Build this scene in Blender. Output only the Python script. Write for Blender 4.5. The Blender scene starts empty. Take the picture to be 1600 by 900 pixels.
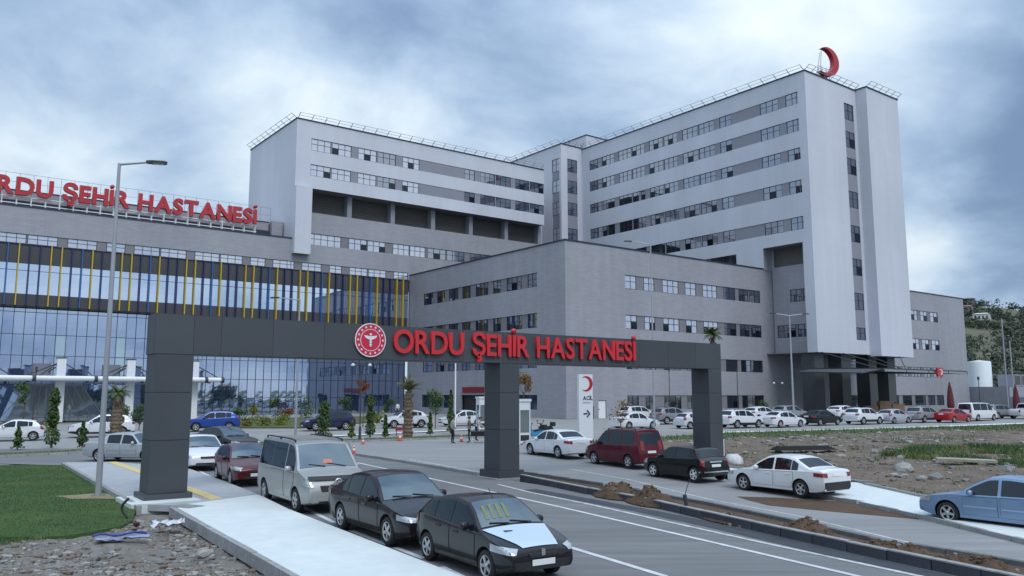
import bpy, bmesh, math, random
from mathutils import Vector, Matrix
from mathutils.bvhtree import BVHTree
R = math.radians
rnd = random.Random(7)
SC = bpy.context.scene
COL = SC.collection

# ---------------------------------------------------------------- camera
CAM_Z = 3.7                      # drone just above the car roofs; near ground lies at z = 0.4
PITCH = math.atan(166 / 1270.)
cam = bpy.data.cameras.new('camera'); cam.lens = 28.575; cam.sensor_width = 36.0
cam.clip_start = 0.1; cam.clip_end = 9000
cam_o = bpy.data.objects.new('camera', cam); COL.objects.link(cam_o)
cam_o.location = (0, 0, CAM_Z); cam_o.rotation_euler = (R(90) + PITCH, 0, 0)
SC.camera = cam_o

# ---------------------------------------------------------------- sky, sun, exposure
SUN_EL, SUN_AZ = R(48), R(150)   # azimuth from +Y towards +X: behind the viewer's right shoulder
W = bpy.data.worlds.new('World'); SC.world = W; W.use_nodes = True
def build_world():
    nt = W.node_tree; nt.nodes.clear(); N = nt.nodes.new; Lk = nt.links.new
    def math_(op, a, b=None, c=None):
        n = N('ShaderNodeMath'); n.operation = op
        for i, v in enumerate((a, b, c)):
            if v is None: continue
            if isinstance(v, (int, float)): n.inputs[i].default_value = v
            else: Lk(v, n.inputs[i])
        return n.outputs[0]
    out = N('ShaderNodeOutputWorld')
    tc = N('ShaderNodeTexCoord'); sep = N('ShaderNodeSeparateXYZ'); Lk(tc.outputs['Generated'], sep.inputs[0])
    zc = math_('MAXIMUM', sep.outputs[2], 0.0)
    den = math_('ADD', zc, 0.42)
    cmb = N('ShaderNodeCombineXYZ')
    Lk(math_('DIVIDE', sep.outputs[0], den), cmb.inputs[0]); Lk(math_('DIVIDE', sep.outputs[1], den), cmb.inputs[1])
    cmb.inputs[2].default_value = 3.1
    def noise(scale, det, rough, dist, off):
        m = N('ShaderNodeMapping'); m.inputs['Location'].default_value = off; Lk(cmb.outputs[0], m.inputs[0])
        n = N('ShaderNodeTexNoise'); n.inputs['Scale'].default_value = scale; n.inputs['Detail'].default_value = det
        n.inputs['Roughness'].default_value = rough; n.inputs['Distortion'].default_value = dist
        Lk(m.outputs[0], n.inputs['Vector']); return n.outputs[0]
    big = noise(1.1, 3, .5, .3, (2.2, 7.1, 0)); mid = noise(2.3, 7, .52, .45, (5.3, 1.4, 0)); fine = noise(6., 6, .55, .3, (0.3, 9.4, 0))
    den_ = math_('ADD', math_('ADD', math_('MULTIPLY', big, .55), math_('MULTIPLY', mid, .80)), math_('MULTIPLY', fine, .30))
    den_ = math_('SUBTRACT', den_, .33)
    # broad cloud banks seen in the photograph (a direction each), positive = thin bright cloud, negative = thick dark cloud
    def bank(px, py, width, amt, src):
        x = (px - 800) / 1270.; z = -(py - 450) / 1270.
        c, s = math.cos(PITCH), math.sin(PITCH)
        d = Vector((x, c - z * s, s + z * c)).normalized()
        dp = N('ShaderNodeVectorMath'); dp.operation = 'DOT_PRODUCT'; Lk(tc.outputs['Generated'], dp.inputs[0]); dp.inputs[1].default_value = d
        e = math_('EXPONENT', math_('MULTIPLY', math_('SUBTRACT', dp.outputs['Value'], 1.0), 1.0 / (width * width)))
        return math_('ADD', src, math_('MULTIPLY', e, amt))
    v = den_
    for b in BANKS: v = bank(*b, v)
    ramp = N('ShaderNodeValToRGB'); Lk(v, ramp.inputs[0])
    cr = ramp.color_ramp; cr.interpolation = 'B_SPLINE'
    pts = [(0.24, (.165, .25, .41)), (0.37, (.28, .395, .57)), (0.49, (.44, .57, .735)), (0.62, (.64, .76, .86)), (0.78, (.90, .96, .98))]
    cr.elements[0].position, cr.elements[0].color = pts[0][0], (*pts[0][1], 1)
    cr.elements[1].position, cr.elements[1].color = pts[-1][0], (*pts[-1][1], 1)
    for p, c in pts[1:-1]:
        e = cr.elements.new(p); e.color = (*c, 1)
    # an overcast vault brightens towards the zenith
    zen = math_('ADD', 0.93, math_('MULTIPLY', math_('POWER', zc, 2.6), 1.5))
    mulc = N('ShaderNodeVectorMath'); mulc.operation = 'SCALE'; Lk(ramp.outputs[0], mulc.inputs[0]); Lk(zen, mulc.inputs['Scale'])
    bgc = N('ShaderNodeBackground'); Lk(mulc.outputs[0], bgc.inputs[0]); bgc.inputs[1].default_value = SKY_GAIN
    sky = N('ShaderNodeTexSky'); sky.sky_type = 'NISHITA'; sky.sun_disc = False
    sky.sun_elevation = SUN_EL; sky.sun_rotation = SUN_AZ
    bgs = N('ShaderNodeBackground'); Lk(sky.outputs[0], bgs.inputs[0]); bgs.inputs[1].default_value = 0.1
    mix = N('ShaderNodeMixShader'); mix.inputs[0].default_value = .88
    Lk(bgs.outputs[0], mix.inputs[1]); Lk(bgc.outputs[0], mix.inputs[2]); Lk(mix.outputs[0], out.inputs[0])
SKY_GAIN = 1.22
BANKS = [(80, 75, .09, .13), (330, 150, .10, .16), (110, 225, .13, .11), (270, 235, .06, -.22), (215, 70, .07, -.13), (420, 110, .06, .10), (640, 60, .16, -.05), (860, 130, .2, -.04), (1180, 50, .09, .06), (1395, 40, .07, .20),
         (1580, 110, .11, -.22), (1490, 345, .08, -.18), (1450, 420, .045, .20), (10, 5, .07, -.22), (1000, 160, .15, .03), (560, 250, .09, .06), (1500, 250, .07, .05)]
build_world()
sun = bpy.data.lights.new('sun', 'SUN'); sun.energy = 1.5; sun.angle = R(25); sun.color = (1.0, .97, .94)
sun_o = bpy.data.objects.new('sun', sun); COL.objects.link(sun_o)
_d = Vector((math.sin(SUN_AZ) * math.cos(SUN_EL), math.cos(SUN_AZ) * math.cos(SUN_EL), math.sin(SUN_EL)))
sun_o.rotation_euler = _d.to_track_quat('Z', 'Y').to_euler(); sun_o.location = _d * 200
SC.view_settings.view_transform = 'Standard'; SC.view_settings.look = 'None'
SC.view_settings.exposure = 0.0; SC.view_settings.gamma = 1.0

# ---------------------------------------------------------------- materials
MATS = {}
def mat(name, col, rough=.6, metal=0., var=.0, scale=4., bump=0., bscale=None, coat=0., spec=.5, col2=None, detail=5, stretch=None):
    if name in MATS: return MATS[name]
    m = bpy.data.materials.new(name); m.use_nodes = True; nt = m.node_tree; N = nt.nodes.new; Lk = nt.links.new
    p = nt.nodes['Principled BSDF']
    p.inputs['Base Color'].default_value = (*col, 1); p.inputs['Roughness'].default_value = rough; p.inputs['Metallic'].default_value = metal
    p.inputs['Coat Weight'].default_value = coat; p.inputs['Coat Roughness'].default_value = .06; p.inputs['Specular IOR Level'].default_value = spec
    vec = None
    if var or bump:
        tc = N('ShaderNodeTexCoord'); vec = tc.outputs['Object']
        if stretch:
            mp = N('ShaderNodeMapping'); mp.inputs['Scale'].default_value = stretch; Lk(vec, mp.inputs[0]); vec = mp.outputs[0]
    if var:
        n = N('ShaderNodeTexNoise'); n.inputs['Scale'].default_value = scale; n.inputs['Detail'].default_value = detail; n.inputs['Roughness'].default_value = .62
        Lk(vec, n.inputs['Vector'])
        mr = N('ShaderNodeMapRange'); mr.inputs['From Min'].default_value = .3; mr.inputs['From Max'].default_value = .7; Lk(n.outputs[0], mr.inputs[0])
        mx = N('ShaderNodeMix'); mx.data_type = 'RGBA'; Lk(mr.outputs[0], mx.inputs[0])
        c2 = col2 or tuple(c * (1 + var) for c in col); c1 = col if col2 else tuple(c * (1 - var) for c in col)
        mx.inputs[6].default_value = (*c1, 1); mx.inputs[7].default_value = (*c2, 1)
        Lk(mx.outputs[2], p.inputs['Base Color'])
    if bump:
        n2 = N('ShaderNodeTexNoise'); n2.inputs['Scale'].default_value = bscale or scale * 6; n2.inputs['Detail'].default_value = 6
        Lk(vec, n2.inputs['Vector'])
        b = N('ShaderNodeBump'); b.inputs['Strength'].default_value = bump; b.inputs['Distance'].default_value = .05
        Lk(n2.outputs[0], b.inputs['Height']); Lk(b.outputs[0], p.inputs['Normal'])
    MATS[name] = m; return m
def ground_mat(name, cols, scales, rough=.9, bump=.3, bscale=30, stretch=None):
    """two noise layers over three colours, in world metres"""
    if name in MATS: return MATS[name]
    m = bpy.data.materials.new(name); m.use_nodes = True; nt = m.node_tree; N = nt.nodes.new; Lk = nt.links.new
    p = nt.nodes['Principled BSDF']; p.inputs['Roughness'].default_value = rough; p.inputs['Specular IOR Level'].default_value = .3
    geo = N('ShaderNodeNewGeometry'); vec = geo.outputs['Position']
    if stretch:
        mp = N('ShaderNodeMapping'); mp.inputs['Rotation'].default_value = (0, 0, R(stretch[0])); mp.inputs['Scale'].default_value = stretch[1]
        Lk(vec, mp.inputs[0]); vec = mp.outputs[0]
    prev = None
    for i, s in enumerate(scales):
        n = N('ShaderNodeTexNoise'); n.inputs['Scale'].default_value = s; n.inputs['Detail'].default_value = 8; n.inputs['Roughness'].default_value = .65
        Lk(vec, n.inputs['Vector'])
        mr = N('ShaderNodeMapRange'); mr.inputs['From Min'].default_value = .36; mr.inputs['From Max'].default_value = .64; Lk(n.outputs[0], mr.inputs[0])
        mx = N('ShaderNodeMix'); mx.data_type = 'RGBA'; Lk(mr.outputs[0], mx.inputs[0])
        if prev is None: mx.inputs[6].default_value = (*cols[0], 1)
        else:
            Lk(prev, mx.inputs[6])
            ml = N('ShaderNodeMath'); ml.operation = 'MULTIPLY'; ml.inputs[1].default_value = .6; Lk(mr.outputs[0], ml.inputs[0]); Lk(ml.outputs[0], mx.inputs[0])
        mx.inputs[7].default_value = (*cols[i + 1], 1); prev = mx.outputs[2]
    Lk(prev, p.inputs['Base Color'])
    n2 = N('ShaderNodeTexNoise'); n2.inputs['Scale'].default_value = bscale; n2.inputs['Detail'].default_value = 6; Lk(geo.outputs['Position'], n2.inputs['Vector'])
    b = N('ShaderNodeBump'); b.inputs['Strength'].default_value = bump; b.inputs['Distance'].default_value = .04
    Lk(n2.outputs[0], b.inputs['Height']); Lk(b.outputs[0], p.inputs['Normal'])
    MATS[name] = m; return m
def clad_mat(name, col, mortar, bw, bh, var, rough=.55, gap=.03, bump=.25, streak=.1):
    """coursed cladding; runs along x + y so it fits every axis-aligned wall of a building"""
    if name in MATS: return MATS[name]
    m = bpy.data.materials.new(name); m.use_nodes = True; nt = m.node_tree; N = nt.nodes.new; Lk = nt.links.new
    p = nt.nodes['Principled BSDF']; p.inputs['Roughness'].default_value = rough
    tc = N('ShaderNodeTexCoord'); sp = N('ShaderNodeSeparateXYZ'); Lk(tc.outputs['Object'], sp.inputs[0])
    ad = N('ShaderNodeMath'); ad.operation = 'ADD'; Lk(sp.outputs[0], ad.inputs[0]); Lk(sp.outputs[1], ad.inputs[1])
    cb = N('ShaderNodeCombineXYZ'); Lk(ad.outputs[0], cb.inputs[0]); Lk(sp.outputs[2], cb.inputs[1])
    br = N('ShaderNodeTexBrick'); br.inputs['Scale'].default_value = 1.; br.inputs['Brick Width'].default_value = bw; br.inputs['Row Height'].default_value = bh
    br.inputs['Mortar Size'].default_value = gap; br.inputs['Mortar Smooth'].default_value = .3
    br.inputs['Color1'].default_value = (*[c * (1 - var) for c in col], 1); br.inputs['Color2'].default_value = (*[c * (1 + var) for c in col], 1)
    br.inputs['Mortar'].default_value = (*mortar, 1); Lk(cb.outputs[0], br.inputs['Vector'])
    n = N('ShaderNodeTexNoise'); n.inputs['Scale'].default_value = .12; n.inputs['Detail'].default_value = 7
    mp = N('ShaderNodeMapping'); mp.inputs['Scale'].default_value = (1, 1, .4); Lk(tc.outputs['Object'], mp.inputs[0]); Lk(mp.outputs[0], n.inputs['Vector'])
    mr = N('ShaderNodeMapRange'); mr.inputs['From Min'].default_value = .3; mr.inputs['From Max'].default_value = .7; mr.inputs['To Min'].default_value = .9; mr.inputs['To Max'].default_value = 1.07; Lk(n.outputs[0], mr.inputs[0])
    mp2 = N('ShaderNodeMapping'); mp2.inputs['Scale'].default_value = (1.1, 1.1, .06); Lk(tc.outputs['Object'], mp2.inputs[0])
    n3 = N('ShaderNodeTexNoise'); n3.inputs['Scale'].default_value = 1.; n3.inputs['Detail'].default_value = 6; Lk(mp2.outputs[0], n3.inputs['Vector'])      # rain streaks
    mr3 = N('ShaderNodeMapRange'); mr3.inputs['From Min'].default_value = .35; mr3.inputs['From Max'].default_value = .7; mr3.inputs['To Min'].default_value = 1 + streak*.3; mr3.inputs['To Max'].default_value = 1 - streak; Lk(n3.outputs[0], mr3.inputs[0])
    pr = N('ShaderNodeMath'); pr.operation = 'MULTIPLY'; Lk(mr.outputs[0], pr.inputs[0]); Lk(mr3.outputs[0], pr.inputs[1])
    sc = N('ShaderNodeVectorMath'); sc.operation = 'SCALE'; Lk(br.outputs[0], sc.inputs[0]); Lk(pr.outputs[0], sc.inputs['Scale']); Lk(sc.outputs[0], p.inputs['Base Color'])
    b = N('ShaderNodeBump'); b.inputs['Strength'].default_value = bump; b.inputs['Distance'].default_value = .02; b.invert = True; Lk(br.outputs['Fac'], b.inputs['Height']); Lk(b.outputs[0], p.inputs['Normal'])
    MATS[name] = m; return m
def glass_mat(name, base, refl, fac, rough=.04, var=.0):
    """coated facade glass: dark body behind a mirror coat"""
    if name in MATS: return MATS[name]
    m = bpy.data.materials.new(name); m.use_nodes = True; nt = m.node_tree; N = nt.nodes.new; Lk = nt.links.new
    nt.nodes.remove(nt.nodes['Principled BSDF'])
    d = N('ShaderNodeBsdfDiffuse'); d.inputs[0].default_value = (*base, 1)
    g = N('ShaderNodeBsdfGlossy'); g.inputs[0].default_value = (*refl, 1); g.inputs[1].default_value = rough
    fr = N('ShaderNodeFresnel'); fr.inputs[0].default_value = 1.5
    mr = N('ShaderNodeMapRange'); mr.inputs['To Min'].default_value = fac; mr.inputs['To Max'].default_value = 1.; Lk(fr.outputs[0], mr.inputs[0])
    oi = N('ShaderNodeObjectInfo'); tc = N('ShaderNodeTexCoord')
    nz = N('ShaderNodeTexNoise'); nz.inputs['Scale'].default_value = .6; Lk(tc.outputs['Object'], nz.inputs['Vector'])
    b = N('ShaderNodeBump'); b.inputs['Strength'].default_value = .12 + var; b.inputs['Distance'].default_value = .04; Lk(nz.outputs[0], b.inputs['Height']); Lk(b.outputs[0], g.inputs['Normal'])
    mx = N('ShaderNodeMixShader'); Lk(mr.outputs[0], mx.inputs[0]); Lk(d.outputs[0], mx.inputs[1]); Lk(g.outputs[0], mx.inputs[2])
    Lk(mx.outputs[0], nt.nodes['Material Output'].inputs[0])
    MATS[name] = m; return m
def paint(name, col, metal=.25, rough=.38):
    return mat(name, col, .3 if max(col) < .1 else rough, 0. if max(col) < .1 else metal, coat=.55, spec=.12 if max(col) < .1 else .4)

# ---------------------------------------------------------------- mesh helpers
class MB:
    """collects shapes into one mesh"""
    def __init__(s): s.v = []; s.f = []; s.m = []; s.sm = []
    def add(s, vs, fs, mi=0, smooth=False):
        o = len(s.v); s.v += [tuple(v) for v in vs]
        for f in fs: s.f.append(tuple(i + o for i in f)); s.m.append(mi); s.sm.append(smooth)
        return s
    def box(s, x0, x1, y0, y1, z0, z1, mi=0, M=None):
        vs = [Vector(p) for p in ((x0,y0,z0),(x1,y0,z0),(x1,y1,z0),(x0,y1,z0),(x0,y0,z1),(x1,y0,z1),(x1,y1,z1),(x0,y1,z1))]
        if M: vs = [M @ v for v in vs]
        return s.add(vs, [(3,2,1,0),(4,5,6,7),(0,1,5,4),(1,2,6,5),(2,3,7,6),(3,0,4,7)], mi)
    def tube(s, a, b, r0, r1=None, n=8, mi=0, cap=True):
        r1 = r0 if r1 is None else r1; a = Vector(a); b = Vector(b)
        q = (b - a).to_track_quat('Z', 'Y').to_matrix()
        vs = []
        for p, r in ((a, r0), (b, r1)):
            for i in range(n):
                t = 2 * math.pi * i / n; vs.append(p + q @ Vector((r * math.cos(t), r * math.sin(t), 0)))
        fs = [(i, (i + 1) % n, n + (i + 1) % n, n + i) for i in range(n)]
        s.add(vs, fs, mi, True)
        if cap: s.add(vs, [tuple(range(n - 1, -1, -1)), tuple(range(n, 2 * n))], mi)
        return s
    def bar(s, a, b, w, h=None, mi=0):
        h = h or w; a = Vector(a); b = Vector(b); q = (b - a).to_track_quat('Z', 'Y').to_matrix(); L = (b - a).length
        return s.box(-w/2, w/2, -h/2, h/2, 0, L, mi, Matrix.Translation(a) @ q.to_4x4())
    def lathe(s, prof, n=16, M=None, mi=0, smooth=True):
        vs = [Vector((r * math.cos(2*math.pi*i/n), r * math.sin(2*math.pi*i/n), z)) for r, z in prof for i in range(n)]
        if M: vs = [M @ v for v in vs]
        fs = [(k*n+i, k*n+(i+1)%n, (k+1)*n+(i+1)%n, (k+1)*n+i) for k in range(len(prof)-1) for i in range(n)]
        return s.add(vs, fs, mi, smooth)
    def prism(s, poly, z0, z1, mi=0, M=None):
        n = len(poly); vs = [Vector((x, y, z0)) for x, y in poly] + [Vector((x, y, z1)) for x, y in poly]
        if M: vs = [M @ v for v in vs]
        return s.add(vs, [tuple(range(n-1,-1,-1)), tuple(range(n, 2*n))] + [(i, (i+1)%n, n+(i+1)%n, n+i) for i in range(n)], mi)
    def outward(s, c=(0, 0, .7)):
        """turn every face away from c"""
        c = Vector(c)
        for k, f in enumerate(s.f):
            p = [Vector(s.v[i]) for i in f]; n = (p[1]-p[0]).cross(p[2]-p[0])
            m = sum(p, Vector())/len(p); d = m - c; d.x *= .35
            if n.dot(d) < 0: s.f[k] = f[::-1]
        return s
    def mesh(s, name, mats):
        me = bpy.data.meshes.new(name); me.from_pydata(s.v, [], s.f)
        for m in (mats if isinstance(mats, (list, tuple)) else [mats]): me.materials.append(m)
        me.polygons.foreach_set('material_index', s.m); me.polygons.foreach_set('use_smooth', s.sm); me.update()
        return me
    def obj(s, name, mats, parent=None, sharp=None):
        me = s.mesh(name, mats)
        if sharp: me.set_sharp_from_angle(angle=R(sharp))
        return link(name, me, parent)
def link(name, me, parent=None, loc=None, rot=None, scale=None, mtl=None):
    o = bpy.data.objects.new(name, me); COL.objects.link(o)
    if parent: o.parent = parent
    if loc: o.location = loc
    if rot: o.rotation_euler = rot
    if scale: o.scale = scale
    if mtl:
        o.material_slots[0].link = 'OBJECT'; o.material_slots[0].material = mtl
    return o
def tag(o, label, cat, group=None):
    o['label'] = label; o['category'] = cat
    if group: o['group'] = group
    return o
def thing(name, label, cat, loc=(0,0,0), rz=0., group=None):
    o = bpy.data.objects.new(name, None); COL.objects.link(o); o.empty_display_size = .3
    o.location = loc; o.rotation_euler = (0, 0, rz)
    return tag(o, label, cat, group)
def kind(o, k): o['kind'] = k; return o
def dup(o, parent=None):
    c = o.copy(); COL.objects.link(c); c.parent = parent
    for ch in o.children: dup(ch, c)
    return c

# ---------------------------------------------------------------- terrain: level near the gate, a gentle rise to the hospital
SIDE = 0      # 1 while building right of the median: that carriageway dips towards the viewer
def gz(y):
    if SIDE and y < 50: return -.08 + .5258 * max(0., (y - 30) / 20.)
    return 0.4 + .55 * min(1., max(0., (y - 45) / 60.))
def G(px, py):
    """survey: the ground point that the photograph (1600 x 900) shows at px, py"""
    x = (px - 800) / 1270.; z = -(py - 450) / 1270.; c, s = math.cos(PITCH), math.sin(PITCH)
    d = Vector((x, c - z * s, s + z * c)); h = .4
    for _ in range(40):
        t = (h - CAM_Z) / d.z; h = gz(d.y * t)
    return Vector((d.x * t, d.y * t, 0))
def P(px, py, dz=0.):
    g = G(px, py); g.z = gz(g.y) + dz; return g
def sheet(name, poly, dz, m, parent=None, h=0.):
    """a flat sheet on the terrain from world (x, y) points; h > 0 gives it a kerb-high edge"""
    bm = bmesh.new(); vs = [bm.verts.new((p[0], p[1], 0)) for p in poly]
    f = bm.faces.new(vs); bmesh.ops.triangulate(bm, faces=[f])
    for yy in ((30., 50., 105.) if SIDE else (45., 105.)):
        bmesh.ops.bisect_plane(bm, geom=bm.verts[:] + bm.edges[:] + bm.faces[:], plane_co=(0, yy, 0), plane_no=(0, 1, 0))
    if h:
        top = bm.faces[:]; r = bmesh.ops.extrude_face_region(bm, geom=top)
        nv = [e for e in r['geom'] if isinstance(e, bmesh.types.BMVert)]
        for v in bm.verts: v.co.z = gz(v.co.y) - .05
        for v in nv: v.co.z = gz(v.co.y) + h
    else:
        for v in bm.verts: v.co.z = gz(v.co.y) + dz
    bmesh.ops.recalc_face_normals(bm, faces=bm.faces[:])
    me = bpy.data.meshes.new(name); bm.to_mesh(me); bm.free(); me.materials.append(m)
    if not h:
        if me.polygons and me.polygons[0].normal.z < 0: me.flip_normals()
    return link(name, me, parent)
def line(pts, w):
    """polygon of a painted line of width w along world points"""
    L_, R_ = [], []
    for i, p in enumerate(pts):
        a = pts[max(0, i-1)]; b = pts[min(len(pts)-1, i+1)]; t = (Vector(b) - Vector(a)); t.z = 0; t.normalize(); n = Vector((-t.y, t.x, 0)) * w / 2
        L_.append(Vector(p) + n); R_.append(Vector(p) - n)
    return L_ + R_[::-1]
def PX(*pts): return [G(*p) for p in pts]
def resample(pts, step):
    out = []; pts = [Vector(p) for p in pts]; carry = 0.
    for a, b in zip(pts, pts[1:]):
        L = (b - a).length; t = carry
        while t < L: out.append((a.lerp(b, t / L), math.atan2(b.y - a.y, b.x - a.x))); t += step
        carry = t - L
    return out
def inside(p, poly):
    c = False; n = len(poly)
    for i in range(n):
        a, b = poly[i], poly[i-1]
        if (a[1] > p[1]) != (b[1] > p[1]) and p[0] < (b[0]-a[0]) * (p[1]-a[1]) / (b[1]-a[1]) + a[0]: c = not c
    return c
def noise2(x, y, s=1.):
    from mathutils import noise
    return noise.fractal(Vector((x * s, y * s, 1.7)), 1., 2., 4)
# ================================================================ GROUND
M_ASPH = ground_mat('asphalt', [(.165,.168,.175), (.21,.212,.216), (.118,.12,.126)], (.55, 2.5), .9, .25, 60, (59, (.10, 1, 1)))
M_CARR = ground_mat('worn_concrete_road', [(.235,.237,.245), (.285,.285,.29), (.19,.19,.195)], (.5, 1.8), .9, .2, 45, (59, (.10, 1, 1)))
M_PAVE = ground_mat('pale_paving', [(.25,.25,.25), (.31,.31,.30), (.21,.205,.2)], (.12, 1.2), .9, .15, 30)
M_SLAB = ground_mat('fresh_concrete', [(.56,.605,.61), (.63,.67,.66), (.51,.555,.56)], (.35, 2.2), .85, .12, 40)
M_WALK = ground_mat('grey_walkway', [(.33,.345,.37), (.40,.41,.43), (.29,.30,.32)], (.4, 2.4), .9, .2, 40)
M_KERB = ground_mat('kerb_concrete', [(.27,.275,.28), (.36,.36,.36), (.2,.2,.205)], (1.2, 6), .9, .3, 40)
M_DKERB = ground_mat('dirty_kerb', [(.12,.125,.135), (.17,.17,.175), (.09,.09,.095)], (1., 5), .9, .3, 40)
M_WHITE = mat('road_paint_white', (.54,.55,.56), .8, var=.18, scale=3.)
M_FADED = mat('road_paint_faded', (.45,.455,.46), .85, var=.35, scale=4.)
M_YEL = mat('tactile_yellow', (.55,.45,.20), .8, var=.15, scale=6.)
M_LAWN = ground_mat('lawn_soil', [(.03,.07,.018), (.045,.10,.024), (.08,.11,.04)], (.35, 1.5), .95, .5, 60)
M_VERGE = ground_mat('verge_grass', [(.06,.085,.03), (.09,.11,.045), (.13,.12,.06)], (.3, 1.5), .95, .5, 50)
M_RUB = ground_mat('rubble_soil', [(.16,.15,.135), (.24,.23,.215), (.10,.088,.075)], (.9, 5.), .95, .8, 25)
M_FIELD = ground_mat('field_soil', [(.140,.108,.085), (.195,.158,.13), (.09,.068,.05)], (.3, 2.2), .95, .8, 20)
M_MUD = ground_mat('brown_mud', [(.085,.055,.036), (.125,.08,.052), (.06,.04,.027)], (.8, 5.), .95, .7, 25)
M_EARTH = ground_mat('far_earth', [(.07,.09,.04), (.11,.12,.06), (.06,.065,.04)], (.02, .2), .95, .3, 2)

def big_ground():
    m = MB(); ys = [-400, 0, 45, 105, 400, 5000]; xs = [-5000, -300, 0, 300, 5000]
    for i in range(len(ys)-1):
        for j in range(len(xs)-1):
            q = [(xs[j], ys[i]), (xs[j+1], ys[i]), (xs[j+1], ys[i+1]), (xs[j], ys[i+1])]
            m.add([(x, y, gz(y) - .75) for x, y in q], [(0,1,2,3)])
    return kind(m.obj('ground', M_EARTH), 'structure')
big_ground()
# paving of the forecourt, everything between the gate and the hospital
kind(sheet('forecourt_paving', [(-160,40),(-30,34),(-12,50.0),(70,50.0),(170,60),(190,140),(60,140),(-120,140)], -.03, M_PAVE), 'structure')

# near road of the approach (asphalt)
road_left = PX((694,899),(450,801),(293,735))
def ext(a, b, d):
    t = (Vector(b) - Vector(a)).normalized(); return Vector(b) + t * d
RL = [ext(G(450,801), G(694,899), 14)] + road_left
MED = PX((555,712),(640,725),(752,744),(840,757),(1000,784),(1224,828),(1600,900)); MED.append(ext(MED[-2], MED[-1], 16))
kind(sheet('road', RL + PX((180,727),(95,727),(-90,722),(-90,702),(140,701),(300,692),(480,688),(545,690)) + MED[0:] , 0.0, M_ASPH), 'structure')
# second carriageway, paler and dusty, on the far side of the median
SIDE = 1
MEDR = PX((752,744),(840,754),(1000,777),(1100,796),(1224,823),(1364,856),(1600,897)); MEDR.append(ext(MEDR[-2], MEDR[-1], 12))
CARR_R = PX((926,705),(1040,722),(1145,752),(1330,786),(1445,812),(1600,850)); CARR_R.append(ext(CARR_R[-2], CARR_R[-1], 14))
FARE = [Vector((MED[0].x, 50., 0)), Vector((CARR_R[0].x, 50., 0))]
kind(sheet('carriageway', MED[:2] + MEDR + CARR_R[::-1] + PX((926,690),(800,690),(702,684),(545,690)), .004, M_CARR), 'structure')
SIDE = 0
# painted lines
kind(sheet('edge_line', line(PX((558,723),(700,754),(860,789),(1115,848),(1337,900)) + [ext(G(1115,848), G(1337,900), 12)], .14), .008, M_WHITE), 'structure')
kind(sheet('lane_line', line([G(866,848), G(1040,901)], .15), .008, M_WHITE), 'structure')
for a, b in (((1100,920),(1300,985)), ((306,733),(328,745)), ((340,748),(372,760)), ((395,772),(412,779)), ((475,793),(522,817)), ((548,829),(606,852)), ((618,856),(662,873)), ((690,886),(740,910))):
    kind(sheet('parking_line', line(PX(a, b), .14), .008, M_WHITE), 'structure')
kind(sheet('gutter_line', line(PX((412,783),(500,818),(600,858),(698,899)) + [ext(G(600,858), G(698,899), 8)], .12), .008, M_FADED), 'structure')
kind(sheet('gutter_strip', line(PX((778,757),(826,769),(920,788),(1050,817),(1200,850),(1425,898)) + [ext(G(1200,850), G(1425,898), 10)], .14), .008, M_FADED), 'structure')
SIDE = 1
kind(sheet('worn_line', line(PX((640,718),(690,727),(760,740)), .10), .009, M_FADED), 'structure')
kind(sheet('worn_line', line(PX((890,733),(985,750),(1085,775),(1240,805),(1420,848)), .10), .009, M_FADED), 'structure')
kind(sheet('mud_patch', PX((1150,776),(1215,778),(1330,785),(1400,797),(1440,806),(1436,812),(1370,806),(1280,798),(1200,790)), .010, M_MUD), 'structure')
SIDE = 0
# dark drain channel between the gutter strip and the kerb
kind(sheet('drain_channel', line(PX((826,765),(1000,797),(1119,822),(1337,872),(1512,912)) + [ext(G(1337,872), G(1512,912), 8)], .62), .006, mat('channel_asphalt', (.045,.050,.062), .9, var=.2, scale=2.)), 'structure')

# lawn, walkway, new slab, rubble on the near left
LAWN = PX((-120,730),(95,728),(122,742),(165,768),(212,796),(207,815),(188,824),(130,835),(90,840),(-120,870))
LAWN_ALL = [Vector((-75,42,0))] + LAWN[1:-1] + [Vector((-22,18.5,0)), Vector((-75,12,0))]
lawn = kind(sheet('lawn', LAWN_ALL, 0, M_LAWN, h=.03), 'structure')
g = G(165,777); kind(sheet('bare_patch', [(g.x+1.45*math.cos(t*.5236)*(1+.15*math.sin(t*2.3)), g.y+.75*math.sin(t*.5236)*(1+.2*math.cos(t*3.1)), 0) for t in range(12)], .04, ground_mat('bare_tan_soil',[(.24,.21,.13),(.30,.27,.17),(.18,.15,.09)],(.8,5.),.95,.5,30)), 'structure')
WALK = PX((100,727),(180,726),(293,736),(352,758),(404,779),(275,797),(214,795),(170,768),(125,741))
walk = kind(sheet('walkway', WALK, 0, M_WALK, h=.13), 'structure')
SL = ext(G(270,798), G(450,902), 12); SRR = ext(G(450,803), G(692,901), 12)
SLABP = PX((271,798),(404,779.5),(450,803),(692,901)) + [SRR, SL] + PX((450,902))
slab = kind(sheet('concrete_slab', SLABP, 0, M_SLAB, h=.14), 'structure')
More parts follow.
